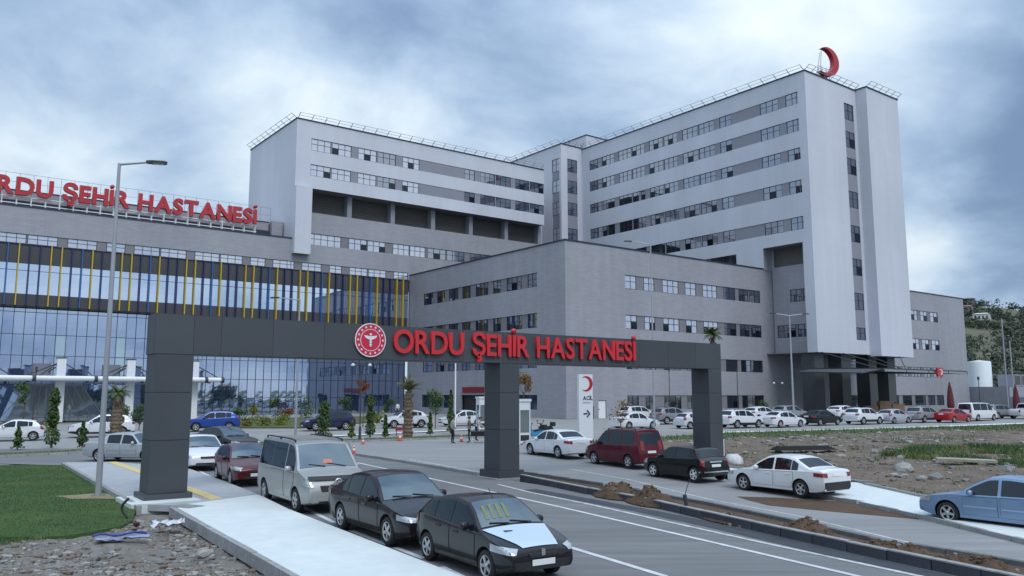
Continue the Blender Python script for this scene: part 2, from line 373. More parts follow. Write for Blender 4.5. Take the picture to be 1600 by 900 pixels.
# edging stones along lawn and slab: one by one
EDGE = MB(); EDGE.box(-.49, .49, -.07, .07, -.1, .16); edge_me = EDGE.mesh('kerb_stone', M_KERB)
def kerb_run(parent, pts, step, me, dz=0., jit=.006):
    for p, a in resample(pts, step):
        q = Vector((math.cos(a), math.sin(a), 0)) * step / 2 + p
        link('kerb_stone', me, parent, (q.x, q.y, gz(q.y) + dz + rnd.uniform(-jit, jit)), (0, 0, a + rnd.uniform(-.008, .008)))
kerb_run(walk, PX((98,728),(122,742),(165,768),(212,796)), 1.0, edge_me)
kerb_run(slab, [G(268,800), G(450,905)], 1.0, edge_me, -.02)
tact = MB(); tact.box(-.19, .19, -.19, .19, 0, .02)
for i in range(-2, 3):
    for j in range(-2, 3): tact.lathe([(.02,.02),(.012,.026),(0,.026)], 6, Matrix.Translation((i*.07, j*.07, 0)))
tact_me = tact.mesh('tactile_tile', M_YEL)
for seg in (((176,727),(232,747)), ((288,768),(338,787))):
    for p, a in resample(PX(*seg), .4): link('tactile_tile', tact_me, walk, (p.x, p.y, gz(p.y) + .128), (0, 0, a))
dc = MB(); dc.box(-.42,.42,-.28,.28,0,.012); dc.box(-.36,.36,-.22,.22,.012,.018,1)
g = G(291,799); kind(dc.obj('drain_cover', [mat('cover_frame',(.25,.26,.26),.7,var=.2), mat('cover_plate',(.22,.235,.23),.8,var=.25,scale=8)]), 'structure'); bpy.data.objects['drain_cover'].location = (g.x, g.y, gz(g.y)+.142); bpy.data.objects['drain_cover'].rotation_euler = (0,0,R(-28))

# median: two kerbs of stones with a soil bed and heaps between
med = thing('median_kerb', 'long dark stone kerb between the two carriageways, running under the gate', 'kerb')
ks = MB(); ks.box(-.485,.485,-.09,.09,-.1,.22); ks_me = ks.mesh('kerb_stone', M_DKERB)
ks2 = MB(); ks2.box(-.485,.485,-.075,.075,-.1,.13); ks2_me = ks2.mesh('kerb_stone', M_KERB)
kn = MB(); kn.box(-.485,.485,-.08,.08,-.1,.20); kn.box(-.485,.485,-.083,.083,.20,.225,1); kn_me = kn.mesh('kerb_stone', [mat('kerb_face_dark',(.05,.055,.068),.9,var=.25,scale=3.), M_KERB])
KN = PX((815,750),(900,768),(1000,787),(1119,815),(1337,864),(1512,902)); KN.append(ext(KN[-2], KN[-1], 10))
SIDE = 1
KF = PX((815,744),(900,757),(979,770),(1100,793),(1224,820),(1364,853),(1600,893)); KF.append(ext(KF[-2], KF[-1], 9))
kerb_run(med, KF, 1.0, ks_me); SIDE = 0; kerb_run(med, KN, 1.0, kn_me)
kerb_run(med, PX((556,711),(640,724),(750,743)), 1.0, ks2_me, -.02)
ms = MB()
for i in range(6):
    a, b, c, d = KN[i], KN[i+1], KF[i+1], KF[i]; SIDE = 0; za, zb_ = gz(a.y)+.06, gz(b.y)+.06; SIDE = 1; zc_, zd = gz(c.y)+.1, gz(d.y)+.1
    ms.add([(a.x,a.y,za),(b.x,b.y,zb_),(c.x,c.y,zc_),(d.x,d.y,zd)],[(0,1,2,3)])
SIDE = 0; kind(ms.obj('median_soil', M_MUD), 'structure')
SIDE = 1
# right-hand kerb, white footway, edging
RK = CARR_R[:]
FW = PX((1140,735),(1330,757),(1445,783),(1600,812)); FW.append(ext(FW[-2], FW[-1], 10))
fw = kind(sheet('footway', RK[2:] + FW[::-1], 0, M_SLAB, h=.13), 'structure')
kerb_run(fw, RK[2:], 1.0, ks2_me, .0); kerb_run(fw, FW, 1.0, edge_me, .05)
# field with rubble on the right
FIELD = PX((930,704),(1060,690),(1130,686),(1350,679),(1620,671),(1900,665)) + [ext(G(1600,800), G(1900,830), 5)] + FW[::-1] + PX((1060,720))

def hump(name, poly, step, hfun, m, k='structure'):
    """a soil surface with relief over a polygon"""
    xs = [p[0] for p in poly]; ys = [p[1] for p in poly]; x0, x1, y0, y1 = min(xs), max(xs), min(ys), max(ys)
    nx, ny = max(2, int((x1-x0)/step)), max(2, int((y1-y0)/step)); mb = MB(); idx = {}
    for i in range(nx+1):
        for j in range(ny+1):
            x = x0 + (x1-x0)*i/nx; y = y0 + (y1-y0)*j/ny
            idx[i,j] = len(mb.v); mb.v.append((x, y, gz(y) + hfun(x, y)))
    for i in range(nx):
        for j in range(ny):
            c = (x0 + (x1-x0)*(i+.5)/nx, y0 + (y1-y0)*(j+.5)/ny)
            if inside(c, poly): mb.f.append((idx[i,j], idx[i+1,j], idx[i+1,j+1], idx[i,j+1])); mb.m.append(0); mb.sm.append(True)
    return kind(mb.obj(name, m), k)
hump('rubble_field', FIELD, .55, lambda x, y: .10 + .16*noise2(x,y,.16) + .10*noise2(x+9,y,.7), M_FIELD)
GSTRIP = PX((900,692),(1130,677),(1350,671),(1600,664),(1900,656),(1900,663),(1620,671),(1350,679),(1130,689),(925,704))
kind(sheet('grass_strip', GSTRIP, .05, M_VERGE), 'structure')
SIDE = 0
RUBB = [Vector((-34,17.5,0)), Vector((-20,19,0))] + PX((-160,860),(90,828),(130,824),(180,808),(205,796),(280,796),(385,852),(490,905)) + [SL + Vector((.8,0,0)), ext(SL, SL + Vector((-1,0,0)), 16)]
_e0, _e1 = G(268,800), G(450,905)
def rub_h(x, y):
    t = (_e1-_e0).normalized(); d = abs((x-_e0.x)*t.y - (y-_e0.y)*t.x)      # lower beside the slab, up to the lawn
    s_ = 1 if (x-_e0.x)*t.y - (y-_e0.y)*t.x > 0 else -1
    return -.13 + .13*min(1., max(0., d*s_)/2.6) + (.09*noise2(x,y,.55) + .06*noise2(x+5,y,1.9))*(.35+.65*min(1., d/1.5)) - .03
hump('rubble_bank', RUBB, .11, rub_h, M_RUB)
RUBS = PX((-160,872),(90,840),(130,836),(190,825),(208,815),(216,806),(268,802),(360,854),(450,907)) + [SL + Vector((-.1,0,0)), ext(SL, SL + Vector((-1,0,0)), 16)]
# left planted strip and the kerbs of the internal road
LS = PX((-60,712),(139,703),(300,694),(511,689),(702,681),(900,675),(900,679),(702,686),(511,692),(300,702),(139,708),(-60,718))
kind(sheet('planting_strip', LS, .06, M_VERGE), 'structure')
ls = thing('strip_kerb', 'pale kerb along the planted strip left of the gate', 'kerb')
kerb_run(ls, PX((-60,718),(139,708),(300,702),(511,692.5),(702,686),(900,679)), 1.0, ks2_me)
kind(sheet('kerb_walk', line(PX((470,684),(640,676),(800,668)),1.1), .03, M_SLAB), 'structure')
kind(sheet('kerb_walk', line(PX((1120,676),(1300,672),(1450,667),(1650,660)),1.4), .03, M_SLAB), 'structure')
BED = PX((355,669),(470,669),(640,655),(640,650),(480,652),(355,656))
kind(sheet('flower_bed', BED, .05, M_VERGE), 'structure')

# ---- loose stones, soil heaps, grass
def ico(r=1., sub=1, j=.25, seed=0):
    bm = bmesh.new(); bmesh.ops.create_icosphere(bm, subdivisions=sub, radius=r); q = random.Random(seed)
    for v in bm.verts: v.co *= 1 + q.uniform(-j, j)
    vs = [v.co.copy() for v in bm.verts]; fs = [tuple(v.index for v in f.verts) for f in bm.faces]; bm.free(); return vs, fs
ROCKS = [ico(1., 1, .3, s) for s in range(6)]
def scatter_rocks(name, poly, n, rfun, hfun, mats, seed):
    q = random.Random(seed); mb = MB(); xs = [p[0] for p in poly]; ys = [p[1] for p in poly]; c = 0
    while c < n:
        x, y = q.uniform(min(xs), max(xs)), q.uniform(min(ys), max(ys))
        if not inside((x, y), poly): continue
        if noise2(x+3, y, .5) + q.uniform(-.45,.45) < -.1: continue
        c += 1; r = rfun(q); vs, fs = q.choice(ROCKS)
        M = Matrix.Translation((x, y, gz(y) + hfun(x, y) + r*.15)) @ Matrix.Rotation(q.uniform(0,6.3),4,'Z') @ Matrix.Diagonal((r*q.uniform(.8,1.5), r, r*q.uniform(.45,.8), 1))
        mb.add([M @ v for v in vs], fs, q.choice(range(len(mats))))
    return kind(mb.obj(name, mats), 'stuff')
M_ST = [mat('stone_pale', (.27,.26,.245), .9, var=.25, scale=5), mat('stone_grey', (.17,.168,.165), .9, var=.3, scale=5), mat('stone_brown', (.145,.115,.09), .95, var=.3, scale=5)]
scatter_rocks('gravel', RUBS, 20000, lambda q: min(.085 if q.random() < .97 else .14, .0105*q.paretovariate(1.45)), rub_h, M_ST, 3)
FH = lambda x, y: .10 + .16*noise2(x,y,.16) + .10*noise2(x+9,y,.7)
SIDE = 1
scatter_rocks('rubble_stones', FIELD, 4500, lambda q: min(.20, .028*q.paretovariate(1.5)), FH, M_ST, 5)
def boulder(px, py, r, label, m, h=0.):
    g = G(px, py); vs, fs = ico(1., 2, .12, int(px)); mb = MB(); mb.add([Vector((v.x*r*1.4, v.y*r, v.z*r*.7)) for v in vs], fs)
    o = mb.obj('rock', m, sharp=25); o.location = (g.x, g.y, gz(g.y)+h+r*.25); o.rotation_euler = (.1,.1,px); return tag(o, label, 'rock')
boulder(1412,740,.42,'pale angular rock lying alone in the rubble field beside the white footway', M_ST[0], .1)
boulder(1462,752,.28,'small grey rock in the rubble field behind the light blue car', M_ST[1], .1)
boulder(1386,731,.3,'brown rock half buried in the rubble field near a pale angular one', M_ST[2], .1)
boulder(1575,742,.38,'grey rock at the far right end of the rubble field', M_ST[1], .1)
SIDE = 0
boulder(318,868,.14,'pale fist sized rock on the rubble bank beside the new concrete slab', M_ST[0], 0)
boulder(150,872,.13,'grey rock on the rubble bank below the lawn', M_ST[1], 0)
SIDE = 0
def heap(px, py, L, wd, h, az, label, seed):
    g = G(px, py); q = random.Random(seed); mb = MB(); n, k = 40, 14; ca, sa = math.cos(az), math.sin(az)
    vs = []
    for j in range(k+1):
        for i in range(n):
            t = 2*math.pi*i/n; r = 1 - j/k
            x, y = r*math.cos(t)*L, r*math.sin(t)*wd
            z = h*(1-r**1.6) * (1+.5*noise2(x+seed*3, y, 1.7)) + .06*noise2(x*1+seed, y, 5.)*(1 if r < .96 else 0)
            vs.append((g.x + x*ca - y*sa, g.y + x*sa + y*ca, gz(g.y) + .03 + max(0, z)))
    fs = [(j*n+i, j*n+(i+1)%n, (j+1)*n+(i+1)%n, (j+1)*n+i) for j in range(k) for i in range(n)]
    mb.add(vs, fs, 0, False)
    for _ in range(90):
        i = q.randrange(len(vs)); r = .02*q.paretovariate(1.5); r = min(r, .06); v0, f0 = q.choice(ROCKS)
        mb.add([Vector(vs[i]) + Vector((v.x*r, v.y*r, v.z*r)) for v in v0], f0, q.choice((0,0,0,0,1)))
    return tag(mb.obj('soil_heap', [M_MUD, M_ST[1]]), label, 'soil heap', 'soil heaps along the median')
AZM = math.atan2((KF[5]-KF[2]).y, (KF[5]-KF[2]).x)
heap(962,777,1.05,.6,.46,AZM,'brown soil heap in the median nearest the middle gate pillar',1)
heap(1018,788,1.15,.6,.44,AZM,'brown soil heap in the median just left of the leaning stake',2)
heap(1136,815,1.3,.42,.14,AZM,'flat low spread of soil in the median right of the leaning stake',3)
heap(1262,838,1.0,.45,.36,AZM,'rough dark soil heap in the median opposite the white sedan with red tail lights',4)
heap(1400,869,1.15,.42,.30,AZM,'long ragged soil heap in the median level with the bare mud patch',5)
heap(1530,896,1.1,.42,.26,AZM,'low soil heap in the median opposite the light blue car',6)
def blades(name, poly, n, h, m, seed, lean=.5, w=.02, cl=None):
    q = random.Random(seed); mb = MB(); xs = [p[0] for p in poly]; ys = [p[1] for p in poly]; c = t = 0
    V_, F_, MI = mb.v, mb.f, mb.m; bare = G(165,777)
    while c < n and t < n*30:
        t += 1
        x, y = q.uniform(min(xs), max(xs)), q.uniform(min(ys), max(ys))
        if not inside((x, y), poly): continue
        if cl is not None and noise2(x, y, cl) + q.uniform(-.2,.2) < .02: continue
        if name == 'grass' and ((x-bare.x)/1.5)**2 + ((y-bare.y)/.8)**2 < 1 + q.uniform(-.3,.3): continue
        c += 1; a = q.uniform(0, 6.3); hh = h*q.uniform(.5,1.3); dx, dy = math.cos(a)*w, math.sin(a)*w; lx, ly = q.uniform(-lean,lean)*hh, q.uniform(-lean,lean)*hh
        z = gz(y); o = len(V_)
        V_ += [(x-dx,y-dy,z), (x+dx,y+dy,z), (x+lx,y+ly,z+hh)]; F_.append((o,o+1,o+2)); k_ = noise2(x, y, .45) + q.uniform(-.35,.35); MI.append(len(m)-1 if k_ > .30 and len(m) > 2 else (0 if k_ < 0 else min(1, len(m)-1))); mb.sm.append(False)
    return kind(mb.obj(name, m), 'stuff')
M_GR = M_GR0 = [mat('grass_dark', (.038,.085,.022), .8), mat('grass_mid', (.062,.13,.034), .8), mat('grass_dry', (.13,.15,.05), .85)]
blades('grass', LAWN, 60000, .06, M_GR, 1, .6, .014)
SIDE = 1
TUFT = PX((1370,722),(1385,706),(1430,701),(1520,699),(1640,700),(1640,742),(1540,730),(1450,722))
blades('field_grass', TUFT, 10000, .34, M_GR + [M_GR[2]], 2, .9, .028, .5)
blades('field_weeds', FIELD, 9000, .22, M_GR, 4, .8, .025, .35)
SIDE = 0
blades('strip_grass', GSTRIP, 7000, .22, M_GR[:2], 3, .5, .04)
blades('verge_blades', LS, 5000, .12, M_GR, 6, .5, .03)
# ================================================================ HOSPITAL
# plan coordinates: a runs along the glass front (right and away), b runs into the site (left and away); both in metres
ANG = math.atan2(.6, .8)
def AB(a, b, z=0.): return Vector((.8*a - .6*b, .6*a + .8*b, z))
ZG = .86
M_CLAD = clad_mat('grey_tile_cladding', (.315,.317,.355), (.265,.267,.30), .9, .25, .05, .5, .02, .12, .06)
M_CLADW = clad_mat('white_panel_cladding', (.565,.585,.655), (.49,.505,.57), 3.2, 1.25, .008, .5, .012, .06, .035)
M_INF = mat('infill_grey', (.19,.19,.21), .6, var=.06, scale=.6)
M_INFL = mat('band_panel_grey', (.245,.255,.30), .6, var=.05, scale=.6)
M_FRM = mat('window_frame_dark', (.022,.027,.042), .45)
M_COP = mat('coping_metal', (.035,.042,.07), .4, .4)
M_CORE = mat('core_dark', (.03,.032,.036), .9)
M_LOUV = mat('louvre_brown_grey', (.105,.10,.097), .7, var=.1, scale=2)
M_WIN = glass_mat('window_glass', (.02,.024,.032), (.82,.86,.96), .38)
M_WINB = glass_mat('window_glass_blind', (.46,.48,.56), (.82,.86,.96), .30)  # bright sky reflection and blinds put into the pale pane colour
M_WINO = glass_mat('open_sash_glass', (.008,.01,.014), (.4,.45,.55), .06)
M_CUR = glass_mat('curtain_glass', (.012,.03,.07), (.66,.76,.97), .62, .03, .05)
M_BAND = glass_mat('band_glass', (.03,.06,.11), (.74,.82,.98), .80, .03, .05)
M_CURL = glass_mat('curtain_glass_blind', (.30,.42,.48), (.7,.8,.9), .35)  # paler body colour for a few panes in two columns
M_MUL = mat('mullion_blue_black', (.02,.03,.06), .4, .3)
M_SPAN = mat('spandrel_grey', (.06,.06,.068), .35, var=.12, scale=.5)
M_NAVY = mat('fin_navy', (.012,.022,.10), .4); M_BLUE = mat('fin_blue', (.02,.11,.32), .4); M_YELW = mat('fin_yellow', (.52,.37,.03), .45)
M_STEEL = mat('galvanised_steel', (.33,.34,.36), .45, .5, var=.12, scale=3.)
M_DSTEEL = mat('dark_steel', (.04,.044,.05), .6)
M_WSTEEL = mat('white_steel', (.70,.72,.74), .5, var=.05, scale=2.)
M_RED = mat('sign_red', (.42,.012,.022), .4, coat=.3)

class Bld:
    def __init__(s, name, label, cat, a, b, z, group=None, k=1.):
        s.k = k; s.B = Vector((a*k, b*k, s.Z(z))); s.o = thing(name, label, cat, AB(*s.B), ANG, group)
    def Z(s, z): return z if z <= ZG else 3.7 + (z - 3.7)*s.k      # k: scales the block in plan and height about the camera position
    def pt(s, face, c, u, z, d=0.):
        return (Vector((u*s.k, c*s.k + d, s.Z(z))) if face == 'F' else Vector((c*s.k + d, u*s.k, s.Z(z)))) - s.B
    def wall(s, face, c, s0, s1, z0, z1, m, holes=(), depth=.22, name='wall', rim=None):
        mb = MB(); xs = sorted({s0, s1, *[h[0] for h in holes], *[h[1] for h in holes]}); zs = sorted({z0, z1, *[h[2] for h in holes], *[h[3] for h in holes]})
        xs = [x for x in xs if s0 <= x <= s1]; zs = [z for z in zs if z0 <= z <= z1]
        for i in range(len(xs)-1):
            for j in range(len(zs)-1):
                cx, cz = (xs[i]+xs[i+1])/2, (zs[j]+zs[j+1])/2
                if any(h[0] < cx < h[1] and h[2] < cz < h[3] for h in holes): continue
                mb.add([s.pt(face,c,xs[i],zs[j]), s.pt(face,c,xs[i+1],zs[j]), s.pt(face,c,xs[i+1],zs[j+1]), s.pt(face,c,xs[i],zs[j+1])], [(0,1,2,3)])
        for h in holes:
            q = [(h[0],h[2]),(h[1],h[2]),(h[1],h[3]),(h[0],h[3])]
            for k in range(4):
                (u0,w0),(u1,w1) = q[k], q[(k+1)%4]
                mb.add([s.pt(face,c,u0,w0), s.pt(face,c,u1,w1), s.pt(face,c,u1,w1,depth), s.pt(face,c,u0,w0,depth)], [(0,1,2,3)])
        return mb.obj(name, m, s.o)
    def box(s, a0, a1, b0, b1, z0, z1, m, name, parent=None):
        k = s.k; mb = MB(); mb.box(a0*k-s.B.x, a1*k-s.B.x, b0*k-s.B.y, b1*k-s.B.y, s.Z(z0)-s.B.z, s.Z(z1)-s.B.z); return mb.obj(name, m, parent or s.o)
    def panel(s, face, c, s0, s1, z0, z1, d, m, name='infill_panel', th=.05):
        if face == 'F': return s.box(s0, s1, c+d, c+d+th, z0, z1, m, name)
        return s.box(c+d, c+d+th, s0, s1, z0, z1, m, name)
    WC = {}
    def window(s, face, c, s0, s1, z0, z1, nc, nr=2, d=.10, open_=None, blind=False):
        w, h = round((s1-s0)*s.k, 2), round((z1-z0)*s.k, 2); key = (w, h, nc, nr)
        if key not in Bld.WC:
            f = MB(); t = .07
            f.box(0,w,0,.09,0,t); f.box(0,w,0,.09,h-t,h); f.box(0,t,0,.09,t,h-t); f.box(w-t,w,0,.09,t,h-t)
            for i in range(1, nc): x = w*i/nc; f.box(x-.028,x+.028,.005,.085,t,h-t)
            for j in range(1, nr): z = h*(j/nr + (.06 if nr == 2 else 0)); f.box(t,w-t,.015,.075,z-.026,z+.026)
            p = MB(); p.box(.03,w-.03,.05,.07,.03,h-.03)
            Bld.WC[key] = (f.mesh('window', M_FRM), p.mesh('pane', M_WIN))
        fm, pm = Bld.WC[key]
        if face == 'F': loc, rz = s.pt('F', c, s0, z0, d), 0.
        else: loc, rz = s.pt('L', c, s1, z0, d), R(-90)
        o = link('window', fm, s.o, loc, (0,0,rz)); link('pane', pm, o, (0,0,0), (rnd.uniform(-.002,.002), 0, rnd.uniform(-.002,.002)), mtl=M_WINB if blind else None)
        if open_ is not None:
            k2 = ('sash', round(w/nc, 2), h)
            if k2 not in Bld.WC:
                q = MB(); cw = w/nc; q.box(.03,cw-.03,0,.02,.05,h*.52); Bld.WC[k2] = q.mesh('open_sash', M_WINO)
            link('open_sash', Bld.WC[k2], o, (w*open_/nc, .03, .02), (R(3.5), 0, 0))
        return o
    def strip(s, face, c, s0, s1, z0, z1, wins, inf=None, dinf=.10, dwin=.08, opens=.35, blind=()):
        """windows in one recessed band, grey infill panels between them; wins = [(s0, s1, columns)]"""
        inf = inf or M_INF; wins = sorted(wins); cur = s0
        for w in wins:
            if w[0] > cur + .02: s.panel(face, c, cur, w[0], z0, z1, dinf, inf)
            cur = w[1]
        if cur < s1 - .02: s.panel(face, c, cur, s1, z0, z1, dinf, inf)
        for w in wins:
            s.window(face, c, w[0], w[1], z0, z1, w[2], 2, dwin, rnd.randrange(w[2]) if rnd.random() < opens else None, any(a - .01 <= w[0] <= b for a, b in blind))
    def coping(s, face, c, s0, s1, z, name='coping'):
        if face == 'F': return s.box(s0-.06, s1+.06, c-.10, c+.30, z, z+.16, M_COP, name)
        return s.box(c-.10, c+.30, s0-.06, s1+.06, z, z+.16, M_COP, name)
    BR = None
    def brackets(s, face, c, s0, s1, z, step=2.0):
        """slanted safety brackets leaning out over the roof edge, tied by two rails"""
        if Bld.BR is None:
            b = MB(); b.bar((0,.25,0),(0,-.75,.62),.07); b.bar((0,.9,0),(0,.25,.0),.06); Bld.BR = b.mesh('roof_bracket', M_STEEL)
        n = max(2, int((s1-s0)/step))
        for i in range(n+1):
            u = s0 + (s1-s0)*i/n; loc = s.pt(face, c, u, z+.16)
            link('roof_bracket', Bld.BR, s.o, loc, (0,0,0 if face == 'F' else R(-90)))
        r = MB()
        for d, h in ((-.72,.60),(-.25,.33)): r.bar(s.pt(face,c,s0,z+.16+h,d), s.pt(face,c,s1,z+.16+h,d), .045)
        r.obj('roof_rail', M_STEEL, s.o)

H2 = .20
# ---------------------------------------------------------------- podium (low tiled block, seen left and right of the tower)
pod = Bld('podium_building', 'low grey tiled hospital block with strip windows, standing in front of the tall wards', 'building', 62, 72.2, ZG)
rowsF = [(16.8,18.58),(11.78,13.55),(6.78,8.48),(1.8,3.55)]
WF = [(71.85,73.9,2),(75.25,77.2,2),(78.7,81.8,3),(83.1,85.3,2),(86.65,89.65,3),(91.1,93.6,2),(94.4,96.6,2),(96.8,99.25,2)]
holes = [(71.85,99.25,z0,z1) for z0,z1 in rowsF]
door = (67.05,68.35,ZG,2.98)
pod.wall('F', 72.2, 62, 102.3, ZG, 21.85, M_CLAD, holes + [door])
for k,(z0,z1) in enumerate(rowsF): pod.strip('F', 72.2, 71.85, 99.25, z0, z1, WF if k < 3 else [(71.85,73.96,2),(75.2,76.7,2),(78.6,81.8,3),(83.,84.6,2),(86.6,89.6,3),(91.1,93.6,2),(94.4,99.2,4)], opens=(.0,.9,.3,.2)[k], blind=[(71,88)] if k < 2 else [])
dp = pod.box(door[0]+.06, door[1]-.06, 72.30, 72.36, ZG, door[3]-.06, mat('door_white',(.72,.74,.76),.5), 'door'); pod.box(door[0]+.12, door[0]+.2, 72.24, 72.30, 1.85, 1.97, M_DSTEEL, 'handle', dp)
pod.box(door[0], door[1], 72.27, 72.38, door[3]-.06, door[3]-.003, M_FRM, 'door_frame')
WL = [(77.55,79.5,2),(80.7,83.9,3),(85.2,86.9,2),(88.1,91.0,3),(92.3,94.3,2),(95.4,97.8,2),(98.9,101.0,2),(102.2,104.75,2)]
ent = (88.8,94.3,ZG,3.6); wG = [(77.6,81.5,1.85,3.62),(96.3,104.85,1.8,3.62)]
holesL = [(77.55,104.75,z0,z1) for z0,z1 in ((16.85,18.6),(11.8,13.6),(6.9,8.55))]
pod.wall('L', 62, 72.2, 109.3, ZG, 21.85, M_CLAD, holesL + [ent] + wG)
for z0,z1 in ((16.85,18.6),(11.8,13.6),(6.9,8.55)): pod.strip('L', 62, 77.55, 104.75, z0, z1, WL, opens=.3)
pod.strip('L', 62, 77.6, 81.5, 1.85, 3.62, [(77.6,81.5,4)]); pod.strip('L', 62, 96.3, 104.85, 1.8, 3.62, [(96.3,98.9,3),(99.3,102.2,3),(102.6,104.85,2)])
pod.box(62.9,63.0,88.8,94.3,ZG,3.6,M_CORE,'entrance_lobby'); pod.box(62.6,62.66,90.2,91.5,ZG,3.3,M_WIN,'entrance_door'); pod.box(62.6,62.66,91.6,92.9,ZG,3.3,M_WIN,'entrance_door')
pod.box(61.86,61.997,88.8,93.86,3.9,4.66,mat('entrance_red_board',(.20,.012,.02),.5),'sign_board')
pod.box(62.5,162.4,72.7,108.5,ZG,21.3,M_CORE,'core')
pod.coping('F',72.2,62,100.1,21.85); pod.coping('L',62,72.25,109,21.853)
# right-hand wing of the podium
WR = [(141.4,144.8,3),(145.8,148.3,2),(149.35,152.1,2)]
WRG = [(118.2,120.4,2),(122,124.5,2),(126,128.6,2),(130,132.6,2),(134,136.6,2),(138,141,2),(142.2,145.8,3),(146.8,149.2,2),(150,152.4,2)]
pod.wall('F', 72.2, 102.3, 162.5, ZG, 21.85, M_CLAD, [(136,152.1,16.75,18.58),(136,152.1,11.6,13.5),(118,152.1,6.7,8.45),(118,152.4,1.75,3.55)], name='wall')
for z0,z1 in ((16.75,18.58),(11.6,13.5)): pod.strip('F',72.2,136,152.1,z0,z1,[(136.5,139.5,3)]+WR, opens=.8, blind=[(141,150)])
pod.strip('F',72.2,118,152.1,6.7,8.45,[(119,122,3),(124,127,3),(129,132,3),(134,137,3),(138.5,140.6,2)]+WR, opens=.4)
pod.strip('F',72.2,118,152.4,1.75,3.55,WRG)
pod.coping('F',72.2,123.5,162.5,21.85)
pod.wall('L',162.5,72.2,109,ZG,21.85,M_CLAD)

# ---------------------------------------------------------------- tower with its link
tow = Bld('ward_tower', 'tall pale ward tower on dark columns, rising at the right behind the low tiled block', 'building', 92.8, 59.2, ZG, None, 1.08)
TZ = 46.2; trow = [(42.05,43.72),(38.3,40.0),(34.45,36.05),(29.95,31.7),(25.1,26.8)]
WT = [(95.4,98.3,3),(98.5,101.4,3),(88.4,91.2,3),(91.4,94.3,3),(81.5,84.3,3),(84.5,87.4,3),(74.35,77.3,3),(77.5,80.5,3),(71.3,73.4,2),(63.4,66.4,3),(60.35,62.3,2)]
hl = [(60.35,101.4,z0,z1) for z0,z1 in trow]
hl += [(71.2,80.5,21.0,23.2)]
tow.wall('L', 92.8, 66.75, 103.3, 20.6, TZ, M_CLADW, [h if h[0] > 66.8 else (66.75,h[1],h[2],h[3]) for h in hl])
tow.wall('L', 92.8, 60.65, 66.75, 23.38, TZ, M_CLADW, [(60.65,66.75,z0,z1) for z0,z1 in trow])
tow.wall('L', 92.8, 59.2, 60.65, 9.0, TZ, M_CLADW, [(60.35,60.65,z0,z1) for z0,z1 in trow])
for z0,z1 in trow:
    tow.strip('L',92.8,60.35,71.3,z0,z1,WT[9:],M_INFL,.06,.09,.4); tow.strip('L',92.8,71.3,101.4,z0,z1,WT[:9],M_INFL,.06,.09,.4)
tow.strip('L',92.8,71.2,80.5,21.0,23.2,[(71.3,75.8,4),(76,80.4,4)])
# deep recess at the foot of the long side
RW = 94.63
tow.wall('L',RW,59.9,66.75,9.05,23.36,M_CLAD,[(61.9,66.4,20.85,23.36),(60.3,64.1,15.9,17.57),(60.3,66.3,11.2,12.9)],.2)
tow.box(RW+.25,RW+.33,61.9,66.4,20.85,23.36,M_LOUV,'louvre_panel')
tow.strip('L',RW,60.3,64.1,15.9,17.57,[(60.4,62.2,2),(62.4,64.1,2)]); tow.strip('L',RW,60.3,66.3,11.2,12.9,[(60.4,63.2,3),(63.5,66.3,3)])
tow.box(92.85,RW,60.66,66.74,23.38,23.5,M_INF,'recess_ceiling')
tow.wall('F',66.75,92.8,RW,20.4,23.38,M_CLAD,name='recess_side'); tow.wall('F',60.65,92.8,RW,9.0,23.38,M_CLADW,name='recess_side')
tow.box(92.9,113.5,59.3,72.15,9.0,9.12,M_INF,'soffit')
# front
fr = (101.95,104.35,10.9,43.9); tz_top = [43.9,39.9,36.1,31.4,26.6,22.0,17.3,12.6]
tow.wall('F',59.2,92.8,105.1,9.0,TZ,M_CLADW,[fr],.18)
cur = fr[3]
for zt in tz_top:
    if cur > zt + .05: tow.panel('F',59.2,fr[0],fr[1],zt,cur,.1,M_INFL)
    cur = max(zt-2.3, fr[2]); tow.window('F',59.2,fr[0],fr[1],cur,zt,2,2,.09,1 if rnd.random() < .4 else None)
if cur > fr[2]+.03: tow.panel('F',59.2,fr[0],fr[1],fr[2],cur,.1,M_INFL)
tow.wall('L',105.1,57.6,59.2,8.8,TZ+.1,M_CLADW); tow.wall('F',57.6,105.1,113.6,8.8,TZ+.1,M_CLADW); tow.wall('L',113.6,57.6,103,8.8,TZ+.1,M_CLADW)
tow.box(105.15,113.55,57.65,59.25,8.8,8.95,M_INF,'soffit')
tow.box(95.1,113.2,60.2,72.0,9.2,45.6,M_CORE,'core'); tow.box(93.3,113.2,67.2,103.2,22.0,45.5,M_CORE,'core'); tow.box(93.3,95.3,59.9,67.3,23.6,45.4,M_CORE,'core')
tow.coping('L',92.8,59.2,103.3,TZ); tow.coping('F',59.2,92.9,105.0,TZ+.003); tow.coping('L',105.1,57.6,59.1,TZ+.1); tow.coping('F',57.6,105.2,113.6,TZ+.103)
tow.brackets('L',92.8,59.4,103,TZ); tow.brackets('F',59.2,93,105,TZ,1.5); tow.brackets('F',57.6,105.4,113.5,TZ+.1,1.4)
